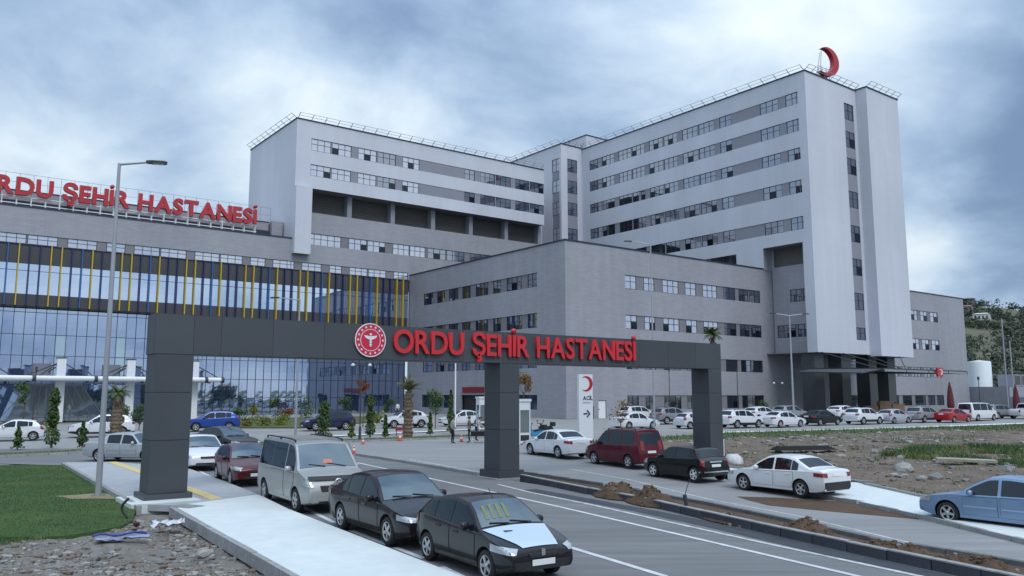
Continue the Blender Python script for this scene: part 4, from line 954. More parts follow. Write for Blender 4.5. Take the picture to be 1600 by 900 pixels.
# ================================================================ VEHICLES
M_TYRE = mat('tyre_rubber', (.016,.016,.017), .85); M_RIM = mat('rim_alloy', (.48,.49,.51), .35, .6); M_RIMD = mat('rim_dark', (.10,.10,.11), .5, .4)
M_PLAS = mat('black_plastic', (.018,.018,.02), .6); M_CHR = mat('chrome', (.6,.62,.64), .2, .9)
M_CGL = glass_mat('car_glass', (.010,.013,.016), (.55,.64,.70), .035, .03); M_CGL2 = glass_mat('windscreen_glass', (.03,.042,.048), (.70,.80,.86), .16, .03)
M_HL = mat('headlight_glass', (.40,.43,.46), .15, .3, coat=1.); M_TL = mat('taillight_red', (.20,.004,.008), .25, coat=.6); M_PLT = mat('plate_white', (.68,.69,.70), .5)
M_DINT = mat('cabin_dark', (.012,.012,.013), .9); M_ORNG = mat('indicator_orange', (.6,.18,.02), .3)
PROF = {
 'sedan': dict(L=4.48,W=1.75,H=1.45,wb=2.64,fo=.88,r=.315,zb=.19,belt=(.86,.97),top=[(0,.58),(.008,.66),(.025,.71),(.06,.755),(.12,.81),(.245,.91),(.275,.94),(.36,1.20),(.45,1.405),(.50,1.44),(.58,1.45),(.66,1.43),(.72,1.38),(.86,1.08),(.885,1.05),(.97,1.03),(.99,.98),(1,.84)],
   win=[(.325,.515),(.535,.695),(.702,.765)],ws=(.275,.44),rw=(.735,.855),door=[(.30,.515),(.53,.72)]),
 'oldsedan': dict(L=4.35,W=1.68,H=1.40,wb=2.58,fo=.82,r=.295,zb=.2,belt=(.84,.90),top=[(0,.52),(.01,.64),(.05,.74),(.25,.87),(.275,.90),(.385,1.34),(.43,1.385),(.55,1.40),(.66,1.38),(.70,1.34),(.80,.98),(.82,.96),(.98,.93),(1,.78)],
   win=[(.31,.50),(.52,.685)],ws=(.285,.385),rw=(.705,.795),door=[(.31,.50),(.515,.68)]),
 'hatch': dict(L=3.84,W=1.65,H=1.43,wb=2.44,fo=.77,r=.30,zb=.19,belt=(.86,.97),top=[(0,.56),(.008,.63),(.025,.68),(.06,.73),(.12,.79),(.235,.90),(.275,.95),(.37,1.20),(.46,1.375),(.52,1.42),(.60,1.43),(.74,1.39),(.84,1.33),(.89,1.22),(.955,.98),(.985,.90),(1,.74)],
   win=[(.335,.545),(.568,.745),(.752,.815)],ws=(.28,.455),rw=(.86,.945),door=[(.30,.555),(.57,.75)]),
 'suv': dict(tum=.31,L=4.42,W=1.82,H=1.63,wb=2.65,fo=.88,r=.35,zb=.23,belt=(1.0,1.10),clad=.44,top=[(0,.60),(.01,.74),(.05,.88),(.10,.95),(.245,1.06),(.27,1.09),(.37,1.40),(.44,1.57),(.50,1.61),(.62,1.63),(.78,1.60),(.87,1.54),(.91,1.40),(.955,1.12),(.985,1.04),(1,.82)],
   win=[(.30,.525),(.545,.725),(.735,.83)],ws=(.275,.435),rw=(.885,.95),door=[(.30,.53),(.545,.74)],rails=True),
 'crossover': dict(L=4.22,W=1.80,H=1.57,wb=2.6,fo=.83,r=.345,zb=.22,belt=(.98,1.09),clad=.42,top=[(0,.58),(.01,.72),(.05,.86),(.10,.93),(.25,1.03),(.275,1.06),(.38,1.37),(.46,1.52),(.54,1.57),(.64,1.56),(.76,1.51),(.85,1.42),(.93,1.13),(.975,1.05),(1,.80)],
   win=[(.305,.53),(.55,.73),(.742,.82)],ws=(.28,.45),rw=(.86,.925),door=[(.305,.535),(.55,.74)]),
 'mpv': dict(tum=.22,L=4.20,W=1.75,H=1.82,wb=2.60,fo=.84,r=.315,zb=.2,belt=(1.02,1.08),top=[(0,.55),(.012,.72),(.05,.86),(.12,.96),(.215,1.07),(.235,1.11),(.33,1.55),(.375,1.71),(.43,1.78),(.6,1.82),(.85,1.81),(.935,1.77),(.96,1.62),(.98,1.12),(.99,.98),(1,.70)],
   win=[(.275,.465),(.485,.70),(.725,.90)],ws=(.235,.37),rw=(.955,.981),door=[(.27,.47),(.48,.71)],rails=True),
 'van': dict(tum=.17,L=4.89,W=1.90,H=1.95,wb=3.0,fo=.89,r=.335,zb=.22,belt=(1.10,1.12),top=[(0,.55),(.006,.78),(.03,.95),(.06,1.03),(.145,1.16),(.165,1.20),(.235,1.58),(.285,1.83),(.33,1.90),(.45,1.94),(.85,1.95),(.94,1.92),(.965,1.80),(.985,1.15),(.99,.98),(1,.62)],
   win=[(.225,.385),(.405,.655),(.665,.93)],ws=(.168,.285),rw=(.962,.984),door=[(.215,.39),(.40,.65)],rails=True),
 'mini': dict(L=3.66,W=1.69,H=1.40,wb=2.47,fo=.70,r=.315,zb=.17,belt=(.88,.94),top=[(0,.52),(.01,.64),(.04,.76),(.10,.84),(.25,.92),(.275,.95),(.35,1.19),(.415,1.345),(.46,1.385),(.55,1.40),(.75,1.38),(.84,1.35),(.875,1.27),(.94,.98),(.965,.93),(.99,.86),(1,.66)],
   win=[(.30,.56),(.575,.80)],ws=(.28,.41),rw=(.865,.935),door=[(.30,.58)]),
 'pickup': dict(L=5.1,W=1.82,H=1.78,wb=3.05,fo=.9,r=.37,zb=.30,belt=(1.08,1.10),top=[(0,.65),(.01,.85),(.05,.98),(.21,1.10),(.23,1.13),(.32,1.65),(.37,1.74),(.46,1.78),(.55,1.76),(.585,1.68),(.60,1.14),(.615,1.12),(.98,1.11),(.995,1.0),(1,.7)],
   win=[(.26,.41),(.425,.565)],ws=(.235,.325),rw=(.583,.598),door=[(.25,.415),(.42,.57)]),
}
def lerp_tab(tab, x):
    if x <= tab[0][0]: return tab[0][1]
    for (x0,y0),(x1,y1) in zip(tab, tab[1:]):
        if x <= x1: return y0 + (y1-y0)*(x-x0)/(x1-x0)
    return tab[-1][1]
class CarShape:
    def __init__(s, p):
        s.p = p; s.L = p['L']; s.tab = p['top']
    def zt(s, u): return lerp_tab(s.tab, u)
    def zs(s, u): b0, b1 = s.p['belt']; return min(b0 + (b1-b0)*max(0,(u-.25))/.7, s.zt(u) - .02)
    def hw(s, u):
        f = 1.
        if u < .16: f -= .15*((.16-u)/.16)**2.2
        if u > .86: f -= .10*((u-.86)/.14)**2.2
        return s.p['W']/2*f
    def zb(s, u): return s.p['zb'] + (.10*((.10-u)/.10) if u < .10 else 0) + (.10*((u-.90)/.10) if u > .90 else 0)
    def side(s, u, z):
        """half width of the skin at station u and height z"""
        w = s.hw(u); zs = s.zs(u); zb = s.zb(u)
        if z >= zs: return w*.985 - (z-zs)*s.p.get('tum', .36) - .012
        t = max(0, min(1, (z-zb)/(zs-zb)))
        return w*(.93 + .07*math.sin(min(1., t*1.75)*math.pi/2) - .015*max(0, t-.6)/.4)
    def sec(s, u):
        zb, zs, zt = s.zb(u), s.zs(u), s.zt(u); pts = [(0, zb), (s.hw(u)*.86, zb)]
        for t in (.05,.14,.3,.48,.66,.84,.95): z = zb + (zs-zb)*t; pts.append((s.side(u,z), z))
        pts.append((s.side(u, zs-.001), zs))
        for t in (.06,.3,.6,.85): z = zs + (zt-.02-zs)*t; pts.append((s.side(u, z+.001), z))
        we = s.side(u, zt)
        for q, in ((.985,),(.93,),(.8,),(.55,),(.28,),(0,)):
            pts.append((we*q, zt - .022 + s.crown(u)*(1-q*q) ))
        return pts
    def crown(s, u): return .045
    def topz(s, u, y): q = y/max(.01, s.side(u, s.zt(u))); return s.zt(u) - .022 + s.crown(u)*(1-q*q)
    def X(s, u): return s.L*.5 - u*s.L + s.dx
SHAPES = {}
FLATS = {'side_window','windscreen','rear_window','headlight','taillight','number_plate','grille','lower_grille','door','door_gap','moulding','front_bumper','rear_bumper'}
def wheel_mesh(r, w, rim):
    q = MB(); M = Matrix.Rotation(R(90),4,'X'); ri = r*.66
    q.lathe([(ri,-w/2),(r*.9,-w/2),(r*.985,-w*.36),(r,-w*.18),(r,w*.18),(r*.985,w*.36),(r*.9,w/2),(ri,w/2)], 28, M)
    k = MB(); k.lathe([(ri,w*.48),(ri*.94,w*.50),(ri*.88,w*.36),(ri*.86,.0),(0,.0)], 28, M, 1); k.lathe([(ri*1.0,w*.48),(ri*.93,w*.505),(ri*.87,w*.42)], 28, M, 0)
    for i in range(5 if rim else 8):
        a = 2*math.pi*i/(5 if rim else 8); wd = r*(.105 if rim else .075)
        k.box(r*.08, ri*.95, -wd, wd, w*.34, w*.46, 0, M @ Matrix.Rotation(a,4,'Z'))
    k.lathe([(r*.17,w*.36),(r*.15,w*.50),(0,w*.51)], 14, M, 0)
    return q.mesh('wheel', M_TYRE), k.mesh('rim', [M_RIM, M_PLAS])
def subdiv_u(p):
    us = {0,1}; us |= {t[0] for t in p['top']}
    for i in range(46): us.add(round(i/45, 4))
    us = sorted(us); out = [us[0]]
    for u in us[1:]:
        if u - out[-1] > .004: out.append(u)
        elif u == 1: out[-1] = 1
    return out
def car_shape(kind_):
    if kind_ in SHAPES: return SHAPES[kind_]
    p = PROF[kind_]; s = CarShape(p); s.dx = 0; us = subdiv_u(p); mb = MB(); n = None
    for u in us:
        pts = s.sec(u); full = pts + [(-y, z) for y, z in pts[-2:0:-1]]; n = len(full)
        x = s.L*.5 - u*s.L; mb.v += [(x, y, z) for y, z in full]
    for i in range(len(us)-1):
        for k in range(n):
            q = (i*n+k, (i+1)*n+k, (i+1)*n+(k+1)%n, i*n+(k+1)%n); zc = sum(mb.v[j][2] for j in q)/4
            mb.f.append(q); mb.m.append(1 if (p.get('clad') and zc < p['clad']) or zc < p['zb']+.03 else 0); mb.sm.append(True)
    mb.f.append(tuple(range(n))); mb.m.append(0); mb.sm.append(True); o = (len(us)-1)*n
    mb.f.append(tuple(range(o+n-1, o-1, -1))); mb.m.append(0); mb.sm.append(True)
    me = mb.mesh('body', [M_PLAS, M_PLAS]); bm = bmesh.new(); bm.from_mesh(me); bmesh.ops.recalc_face_normals(bm, faces=bm.faces[:]); bm.to_mesh(me); bm.free()
    full_bvh = BVHTree.FromPolygons([v.co.copy() for v in me.vertices], [tuple(f.vertices) for f in me.polygons])
    s.xf = s.L/2 - p['fo']; s.xr = s.xf - p['wb']
    cut = MB(); ra = p['r']*1.16
    for x in (s.xf, s.xr):
        for sy in (-1,1): cut.lathe([(0,-.24),(ra,-.24),(ra,.30),(0,.30)], 28, Matrix.Translation((x, sy*p['W']/2, p['r']+.01)) @ Matrix.Rotation(R(90),4,'X'), 1)
    cme = cut.mesh('cutter', [M_PLAS, M_PLAS]); bm = bmesh.new(); bm.from_mesh(cme); bmesh.ops.remove_doubles(bm, verts=bm.verts[:], dist=1e-5); bmesh.ops.recalc_face_normals(bm, faces=bm.faces[:]); bm.to_mesh(cme); bm.free()
    ob = link('body', me); oc = link('cutter', cme); md = ob.modifiers.new('arch', 'BOOLEAN'); md.operation = 'DIFFERENCE'; md.object = oc; md.solver = 'EXACT'
    bpy.context.view_layer.update(); me2 = bpy.data.meshes.new_from_object(ob.evaluated_get(bpy.context.evaluated_depsgraph_get())); me2.name = 'body'
    bpy.data.objects.remove(ob); bpy.data.objects.remove(oc)
    me2.set_sharp_from_angle(angle=R(34))
    s.body = me2; s.bvh = full_bvh; s.cutbvh = BVHTree.FromPolygons([v.co.copy() for v in me2.vertices], [tuple(f.vertices) for f in me2.polygons])
    s.us = us; s.cache = {}; SHAPES[kind_] = s; return s
def patch(s, corners, d, nu, nv, off, tol=.5, cutb=False):
    """a thin piece lying on the body: project a bilinear quad along d"""
    bv = s.cutbvh if cutb else s.bvh; d = Vector(d).normalized(); c = [Vector(v) for v in corners]; q = MB(); idx = {}
    for i in range(nu+1):
        for j in range(nv+1):
            a, b = i/nu, j/nv; pnt = c[0].lerp(c[1], a).lerp(c[3].lerp(c[2], a), b)
            h = bv.ray_cast(pnt - d*3, d, 6)
            if h[0] is None: continue
            nrm = h[1] if h[1].dot(d) < 0 else -h[1]
            idx[i,j] = len(q.v); q.v.append(tuple(h[0] + nrm*off - d*off*.4))
    for i in range(nu):
        for j in range(nv):
            k = [(i,j),(i+1,j),(i+1,j+1),(i,j+1)]
            if all(t in idx for t in k):
                vs = [Vector(q.v[idx[t]]) for t in k]
                if max((a-b).length for a in vs for b in vs) < tol: q.f.append(tuple(idx[t] for t in k)); q.m.append(0); q.sm.append(True)
    return q
def lamp(s, spec, sy, end):
    """a lens on a body corner: station, height, width, height, yaw; almond outline"""
    u, z, w, h, yaw = spec; W2 = s.p['W']/2; d = Vector((-end*math.cos(R(yaw)), -sy*math.sin(R(yaw)), 0)); hx = Vector((-end*math.sin(R(yaw)), sy*math.cos(R(yaw)), 0))
    c = Vector((s.L/2-u*s.L, sy*(s.side(u, z)-.13 if yaw > 25 else s.side(u, z)-.22), z)); q = [c - hx*w/2 + Vector((0,0,-h*.5)), c + hx*w/2 + Vector((0,0,-h*.30)), c + hx*w/2 + Vector((0,0,h*.52)), c - hx*w/2 + Vector((0,0,h*.05 if end > 0 and h < .2 else h*.45))]
    return patch(s, q, d, 8, 5, .012, .3)
def top_patch(s, u0, u1, frac0, frac1, off, n=8, m_=8):
    """glass on the sloping top between stations u0 and u1, covering frac of the width"""
    q = MB()
    for i in range(n+1):
        t = i/n; u = u0 + (u1-u0)*t; fr = frac0 + (frac1-frac0)*t; w = s.side(u, s.zt(u)); e = .004; slope = (s.zt(u+e)-s.zt(u-e))/(2*e*s.L); L = math.hypot(1, slope)
        for j in range(m_+1):
            y = w*fr*(2*j/m_-1); q.v.append((s.L/2-u*s.L + off*slope/L, y, s.topz(u,y) + off/L))
    for i in range(n):
        for j in range(m_):
            a = i*(m_+1)+j; q.f.append((a,a+1,a+m_+2,a+m_+1)); q.m.append(0); q.sm.append(True)
    return q
def side_win(s, u0, u1, sy, off=.007, n=10):
    q = MB(); st = []
    for i in range(n+1):
        u = u0 + (u1-u0)*i/n; zb = s.zs(u) + .025; zt = s.zt(u) - .085
        if zt - zb < .012: zt = zb + .012
        st.append((u, zb, zt))
    for u, zb, zt in st:
        for k in range(4):
            z = zb + (zt-zb)*k/3; q.v.append((s.L/2-u*s.L, sy*(s.side(u,z)+off), z))
    for i in range(n):
        for k in range(3):
            a = i*4+k; q.f.append((a,a+1,a+5,a+4)); q.m.append(0); q.sm.append(True)
    return q
def strap(s, us, zf, th, sy, off): pass
def build_car(name, kind_, col, label, cat, pos, az, detail=1, rim=True, group=None, rimm=None, opts=()):
    """az = compass heading of the nose, degrees from +Y towards +X"""
    s = car_shape(kind_); p = s.p; C_ = s.cache
    def get(key, fn, *mats):
        if key not in C_: q = fn(); q = q.outward() if key.split('|')[0] in FLATS else q; C_[key] = q.mesh(key.split('|')[0], list(mats))
        return C_[key]
    root = thing(name, label, cat, (pos[0], pos[1], gz(pos[1]) + .008 + (pos[2] if len(pos) > 2 else 0)), R(90-az), group)
    # nose along +x after turning: heading az -> angle 90 - az
    PA = paint('paint_%s' % '_'.join('%03d' % int(c*1000) for c in col), col, .35 if max(col) < .6 else .05)
    link('body', s.body, root, mtl=PA)
    for i, (u0,u1) in enumerate(p['win']):
        for sy in (-1,1): link('side_window', get('side_window|%d%d' % (i,sy), lambda: side_win(s,u0,u1,sy), M_CGL), root)
    u0,u1 = p['ws']; link('windscreen', get('windscreen', lambda: top_patch(s,u0,u1,.93,.90,.008), M_CGL2), root)
    a0,a1 = p['rw']; link('rear_window', get('rear_window', lambda: top_patch(s,a0,a1,.86,.86,.008), M_CGL), root)
    wk = 'w%d' % rim
    if wk not in C_: C_[wk] = wheel_mesh(p['r'], .20, rim)
    tm, rm = C_[wk]
    for x in (s.xf, s.xr):
        for sy in (-1,1):
            w = link('wheel', tm, root, (x, sy*(p['W']/2-.115), p['r']), (0,0,0 if sy < 0 else math.pi))
            w.rotation_euler = (0, rnd.uniform(0,1.2), 0 if sy < 0 else math.pi)
            link('rim', rm, w, mtl=rimm)
    W2 = p['W']/2; zn = s.zt(.012); TALL = kind_ in ('van','mpv','suv','crossover','pickup')
    hl = {'van':(.055,.84,.40,.20,42),'mpv':(.05,.76,.40,.19,45),'suv':(.045,.80,.42,.15,42),'crossover':(.045,.80,.42,.13,42),'mini':(.085,.70,.30,.25,30),'pickup':(.03,.86,.38,.18,35),'oldsedan':(.015,.63,.42,.13,18),'hatch':(.085,.665,.56,.17,48)}.get(kind_, (.055,.655,.46,.15,40))
    tl = {'van':(.985,1.02,.20,.42,20),'mpv':(.985,1.05,.20,.50,25),'suv':(.97,.97,.34,.20,40),'crossover':(.965,.97,.40,.15,40),'hatch':(.955,.86,.24,.28,55),'mini':(.965,.77,.18,.24,50),'pickup':(.985,.88,.16,.3,30),'oldsedan':(.985,.76,.40,.15,30)}.get(kind_, (.955,.85,.46,.15,42))
    for sy in (-1,1):
        link('headlight', get('headlight|%d' % sy, lambda: lamp(s, hl, sy, 1), M_HL), root)
        link('taillight', get('taillight|%d' % sy, lambda: lamp(s, tl, sy, -1), M_TL), root)
    zp = .80 if kind_ in ('sedan','oldsedan') else .62 if not TALL else .72
    link('number_plate', get('number_plate|r', lambda: patch(s, [(0,-.26,zp),(0,.26,zp),(0,.26,zp+.11),(0,-.26,zp+.11)], (1,0,0), 4, 2, .012), M_PLT), root)
    link('number_plate', get('number_plate|f', lambda: patch(s, [(0,-.26,.37),(0,.26,.37),(0,.26,.48),(0,-.26,.48)], (-1,0,0), 4, 2, .022), M_PLT), root)
    gt = .55 if TALL else .40
    link('grille', get('grille', lambda: patch(s, [(0,-W2*gt*.9,zn-.04-(.17 if TALL else .09)),(0,W2*gt*.9,zn-.04-(.17 if TALL else .09)),(0,W2*gt,zn-.04),(0,-W2*gt,zn-.04)], (-1,0,0), 8, 3, .012), M_PLAS), root)
    link('lower_grille', get('lower_grille', lambda: patch(s, [(0,-W2*.62,.29),(0,W2*.62,.29),(0,W2*.58,.37),(0,-W2*.58,.37)], (-1,0,0), 8, 2, .010), M_PLAS), root)
    def mirror(sy):
        u = p['win'][0][0] + .035; z = s.zs(u) + .06; q = MB(); y = s.side(u, z); x = s.L/2-u*s.L
        q.lathe([(0,-.09),(.06,-.085),(.085,-.03),(.085,.05),(.06,.09),(0,.10)], 10, Matrix.Translation((x, sy*(y+.12), z+.02)) @ Matrix.Rotation(R(90),4,'X') @ Matrix.Diagonal((.75,1,1,1)))
        q.bar((x, sy*(y-.02), z-.01), (x, sy*(y+.06), z), .05); return q
    mm = M_PLAS if 'dark_mirror' in opts else PA
    for sy in (-1,1):
        o = link('mirror', get('mirror|%d' % sy, lambda: mirror(sy), M_PLAS), root, mtl=mm)
    if detail:
        for i, (u0,u1) in enumerate(p['door']):
            for sy in (-1,1):
                x0, x1 = s.L/2-u0*s.L, s.L/2-u1*s.L; zt0, zt1 = s.zs(u0)-.03, s.zs(u1)-.03; zl = s.zb(.5)+.14
                def dp(off, g, key): return patch(s, [(x0-g,sy,zl+g),(x1+g,sy,zl+g),(x1+g,sy,zt1-g),(x0-g,sy,zt0-g)], (0,-sy,0), 14, 8, off, .4, True)
                def clip(q):   # drop anything that fell into the wheel arch
                    keep = [k for k, f in enumerate(q.f) if min(abs(q.v[v][1]) for v in f) > p['W']/2*.86]; q.f = [q.f[k] for k in keep]; q.m = [0]*len(keep); q.sm = [True]*len(keep); return q
                link('door_gap', get('door_gap|%d%d' % (i,sy), lambda: clip(dp(.0025, 0, 0)), M_DINT), root)
                d = link('door', get('door|%d%d' % (i,sy), lambda: clip(dp(.006, .008, 0)), M_PLAS), root, mtl=PA)
                def hd():
                    q = MB(); xh = x1 + .13; zh = zt1 - .09; y = sy*(s.side(u1-.03, zh)+.014); q.box(xh,xh+.19,y-.012,y+.012,zh-.018,zh+.018); return q
                link('handle', get('handle|%d%d' % (i,sy), hd, M_PLAS), d, mtl=M_PLAS if 'dark_handle' in opts else PA)
                if 'moulding' in opts:
                    link('moulding', get('moulding|%d%d' % (i,sy), lambda: patch(s, [(x0-.03,sy,.545),(x1+.03,sy,.555),(x1+.03,sy,.60),(x0-.03,sy,.59)], (0,-sy,0), 8, 1, .014), M_PLAS), root, mtl=MATS.get('mould'))
        link('front_bumper', get('front_bumper', lambda: patch(s, [(0,-W2*.985,s.zb(0)+.02),(0,W2*.985,s.zb(0)+.02),(0,W2*.985,zn-.19),(0,-W2*.985,zn-.19)], (-1,0,0), 16, 4, .008, .3), M_PLAS), root, mtl=M_PLAS if 'dark_bumper' in opts else PA)
        link('rear_bumper', get('rear_bumper', lambda: patch(s, [(0,-W2*.985,s.zb(1)+.02),(0,W2*.985,s.zb(1)+.02),(0,W2*.985,.60),(0,-W2*.985,.60)], (1,0,0), 16, 4, .008, .3), M_PLAS), root, mtl=M_PLAS if 'dark_bumper' in opts or 'dark_rear' in opts else PA)
        def wiper():
            q = MB()
            for y0,y1,t in ((.55,-.02,.055),(-.1,-.6,.05)):
                u_ = p['ws'][0]; q.bar((s.L/2-(u_-.004)*s.L, y0*W2, s.topz(u_-.004,y0*W2)+.03),(s.L/2-(u_+.012)*s.L, y1*W2, s.topz(u_+.012,y1*W2)+.025), .018)
            return q
        link('wiper', get('wiper', wiper, M_PLAS), root)
    if p.get('rails') or 'rails' in opts:
        for sy in (-1,1):
            def rail():
                q = MB(); a, b = p['ws'][1]+.05, p['rw'][0]-.06
                for i in range(8):
                    u, v = a+(b-a)*i/8, a+(b-a)*(i+1)/8; q.bar((s.L/2-u*s.L, sy*(s.side(u,s.zt(u))-.07), s.zt(u)+.045),(s.L/2-v*s.L, sy*(s.side(v,s.zt(v))-.07), s.zt(v)+.045), .035)
                for u in (a, (a+b)/2, b): q.bar((s.L/2-u*s.L, sy*(s.side(u,s.zt(u))-.07), s.zt(u)-.02),(s.L/2-u*s.L, sy*(s.side(u,s.zt(u))-.07), s.zt(u)+.05), .04)
                return q
            link('roof_rail', get('roof_rail|%d' % sy, rail, M_PLAS), root)
    return root, s
def at_wheels(pa, pb, az, W, off=.12):
    """car centre from the photographed ground contacts of the two wheels nearest the viewer"""
    a, b = G(*pa), G(*pb); m = (a+b)/2; h = Vector((math.sin(R(az)), math.cos(R(az)), 0)); n = Vector((h.y, -h.x, 0))
    if n.y < 0: n = -n
    return m + n*(W/2-off)
# ---- the queue on the near road, noses towards the viewer
AZN = 147.5
BLK = (.012,.012,.015); WHT = (.66,.68,.72); SIL = (.42,.45,.50)
pos = at_wheels((671,882),(763,911),147,1.65)*1.01
r206, s206 = build_car('parked_car', 'hatch', BLK, 'black hatchback with pale silver bonnet parked nearest the viewer', 'car', pos, 147, 1, True, 'cars queued on the near road', opts=('dark_bumper','dark_handle'))
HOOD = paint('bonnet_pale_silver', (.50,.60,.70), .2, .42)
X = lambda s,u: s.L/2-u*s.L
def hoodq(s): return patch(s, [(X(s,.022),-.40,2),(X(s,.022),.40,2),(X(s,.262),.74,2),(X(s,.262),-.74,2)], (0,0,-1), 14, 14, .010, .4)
r206.scale = (.93,.93,.93)
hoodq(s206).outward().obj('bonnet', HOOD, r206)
q = MB()
for k in range(4): q.box(X(s206,.205)+.03*k-.06, X(s206,.205)+.03*k-.045, -.38, -.2, s206.zt(.195)+.034, s206.zt(.195)+.046)
q.obj('bonnet_vent', M_PLAS, r206)
q = MB(); q.box(-.02,.03,-.04,.04,-.06,.06); b = q.obj('badge', M_CHR, r206); b.location = (s206.L/2-.01,0,.60)
# striped hi-vis vest lying on the dashboard, seen against the windscreen
vs_ = MB()
for k in range(4):
    for i in range(6):
        u0, u1 = .31+.016*i, .31+.016*(i+1); y0 = -.52+.16*k+.012*i; y1 = y0+.012
        vs_.add([Vector((X(s206,u)-.02, y, s206.topz(u,y)+.030)) for u,y in ((u0,y0),(u0,y0+.075),(u1,y1+.075),(u1,y1))], [(0,1,2,3)])
vs_.obj('sunshade_stripe', mat('sunshade_yellow_green', (.15,.18,.085), .6), r206)
q = MB(); q.tube((X(s206,.47),0,s206.zt(.47)+.02),(X(s206,.52),0,s206.zt(.47)+.2),.008); q.obj('aerial', M_PLAS, r206)
pos = at_wheels((533,827),(614,853),146,1.72)
rs_, ss = build_car('parked_car', 'sedan', (.014,.011,.014), 'black saloon with alloy wheels parked between the black hatchback and the beige van', 'car', pos, 146, 1, True, 'cars queued on the near road')
MATS['mould'] = paint('van_moulding', (.33,.33,.32))
pos = at_wheels((411,782),(470,801),147,1.90)
rv, sv = build_car('parked_van', 'van', (.36,.37,.365), 'beige silver passenger van with dark rear windows in the near queue', 'van', pos, 147, 1, True, 'cars queued on the near road', opts=('rails',))
W2 = .95
patch(sv, [(0,-.82,.91),(0,.82,.91),(0,.82,1.0),(0,-.82,1.0)], (-1,0,0), 16, 2, .04).outward().obj('bonnet_guard', M_PLAS, rv)
q = MB(); q.lathe([(.10,-.02),(.12,0),(.10,.02),(.08,.02),(.08,-.02),(.10,-.02)],20,Matrix.Rotation(R(90),4,'Y')); q.bar((0,-.06,.07),(0,0,-.08),.02); q.bar((0,.06,.07),(0,0,-.08),.02)
b = q.obj('badge', M_CHR, rv); b.location = (sv.L/2+.01,0,.86)
q = MB(); q.add([Vector((X(sv,.18),-.15,sv.topz(.18,0)+.02)),Vector((X(sv,.18),.12,sv.topz(.18,0)+.02)),Vector((X(sv,.20),.15,sv.topz(.20,0)+.02)),Vector((X(sv,.20),-.1,sv.topz(.20,0)+.02))],[(0,1,2,3)])
q.obj('dashboard_cloth', mat('cloth_orange_pink',(.5,.2,.14),.8), rv)
q = MB()
for k in range(9): q.box(X(sv,.40+.05*k)-.03, X(sv,.40+.05*k)+.03, -.55, .55, sv.zt(.5)+.02, sv.zt(.5)+.045)
q.obj('roof_slat', mat('roof_film_grey',(.26,.27,.28),.5), rv)
pos = at_wheels((340,749),(366,761),149,1.65)
build_car('parked_car', 'hatch', (.10,.008,.016), 'dark red hatchback parked behind the beige van', 'car', pos, 149, 1, True, 'cars queued on the near road')
pos = at_wheels((270,727),(296,737),149,1.75)
build_car('parked_car', 'sedan', WHT, 'white saloon half hidden by the left gate pillar, next to the dark red hatchback', 'car', pos, 149, 1, True, 'cars queued on the near road')
g = G(352,707); build_car('parked_car', 'sedan', (.018,.022,.03), 'dark saloon behind the dark red hatchback, nose towards the gate', 'car', (g.x,g.y), 128, 1)
g = G(190,722); build_car('parked_car', 'oldsedan', (.40,.43,.47), 'old silver saloon seen side on behind the tall lamp post at left', 'car', (g.x+.1,g.y+.75), 100, 1, False, opts=('moulding',))
SIDE = 1
# ---- the queue on the far carriageway, tails towards the viewer
AZF = 327.5
MATS['mould'] = paint('blue_moulding', (.30,.42,.58))
pos = at_wheels((828,711),(876,717),AZF,1.80)
build_car('parked_car', 'sedan', WHT, 'white saloon nearest the sign pylon, in front of the dark red people carrier', 'car', pos, AZF, 1, True, 'cars queued on the far carriageway')
pos = at_wheels((925,725),(987.5,733),AZF,1.75)
build_car('parked_car', 'mpv', (.085,.008,.018), 'dark red people carrier with roof rails between a white saloon and a small black car', 'car', pos, AZF, 1, True, 'cars queued on the far carriageway')
pos = at_wheels((1019.5,744.5),(1085,755),AZF,1.69)
rm, sm = build_car('parked_car', 'mini', (.012,.012,.013), 'small black car with white wheels parked beside the right gate pillar', 'car', pos, AZF, 1, True, 'cars queued on the far carriageway', rimm=mat('rim_white',(.62,.63,.65),.4))
patch(sm, [(0,-.8,.40),(0,.8,.40),(0,.8,.45),(0,-.8,.45)], (1,0,0), 14, 1, .02).outward().obj('bumper_trim', M_CHR, rm)
patch(sm, [(0,-.35,.80),(0,.35,.80),(0,.35,.86),(0,-.35,.86)], (1,0,0), 6, 1, .02).outward().obj('boot_trim', M_CHR, rm)
pos = at_wheels((1164,766),(1256,780),AZF-1,1.79)
build_car('parked_car', 'sedan', (.68,.70,.72), 'white saloon with red tail lights parked alone beside the fresh white footway', 'car', pos, AZF-1, 1, True, 'cars queued on the far carriageway', opts=('dark_rear',))
a0 = G(1474,819); h = Vector((math.sin(R(AZF-3)), math.cos(R(AZF-3)), 0)); n_ = Vector((h.y,-h.x,0)); n_ = n_ if n_.y > 0 else -n_
pos = a0 - h*1.42 + n_*1.0
build_car('parked_car', 'sedan', (.19,.285,.43), 'light blue car with star shaped alloys cut by the right edge of the photo', 'car', pos, AZF-3, 1, True, 'cars queued on the far carriageway', opts=('moulding',))
SIDE = 0
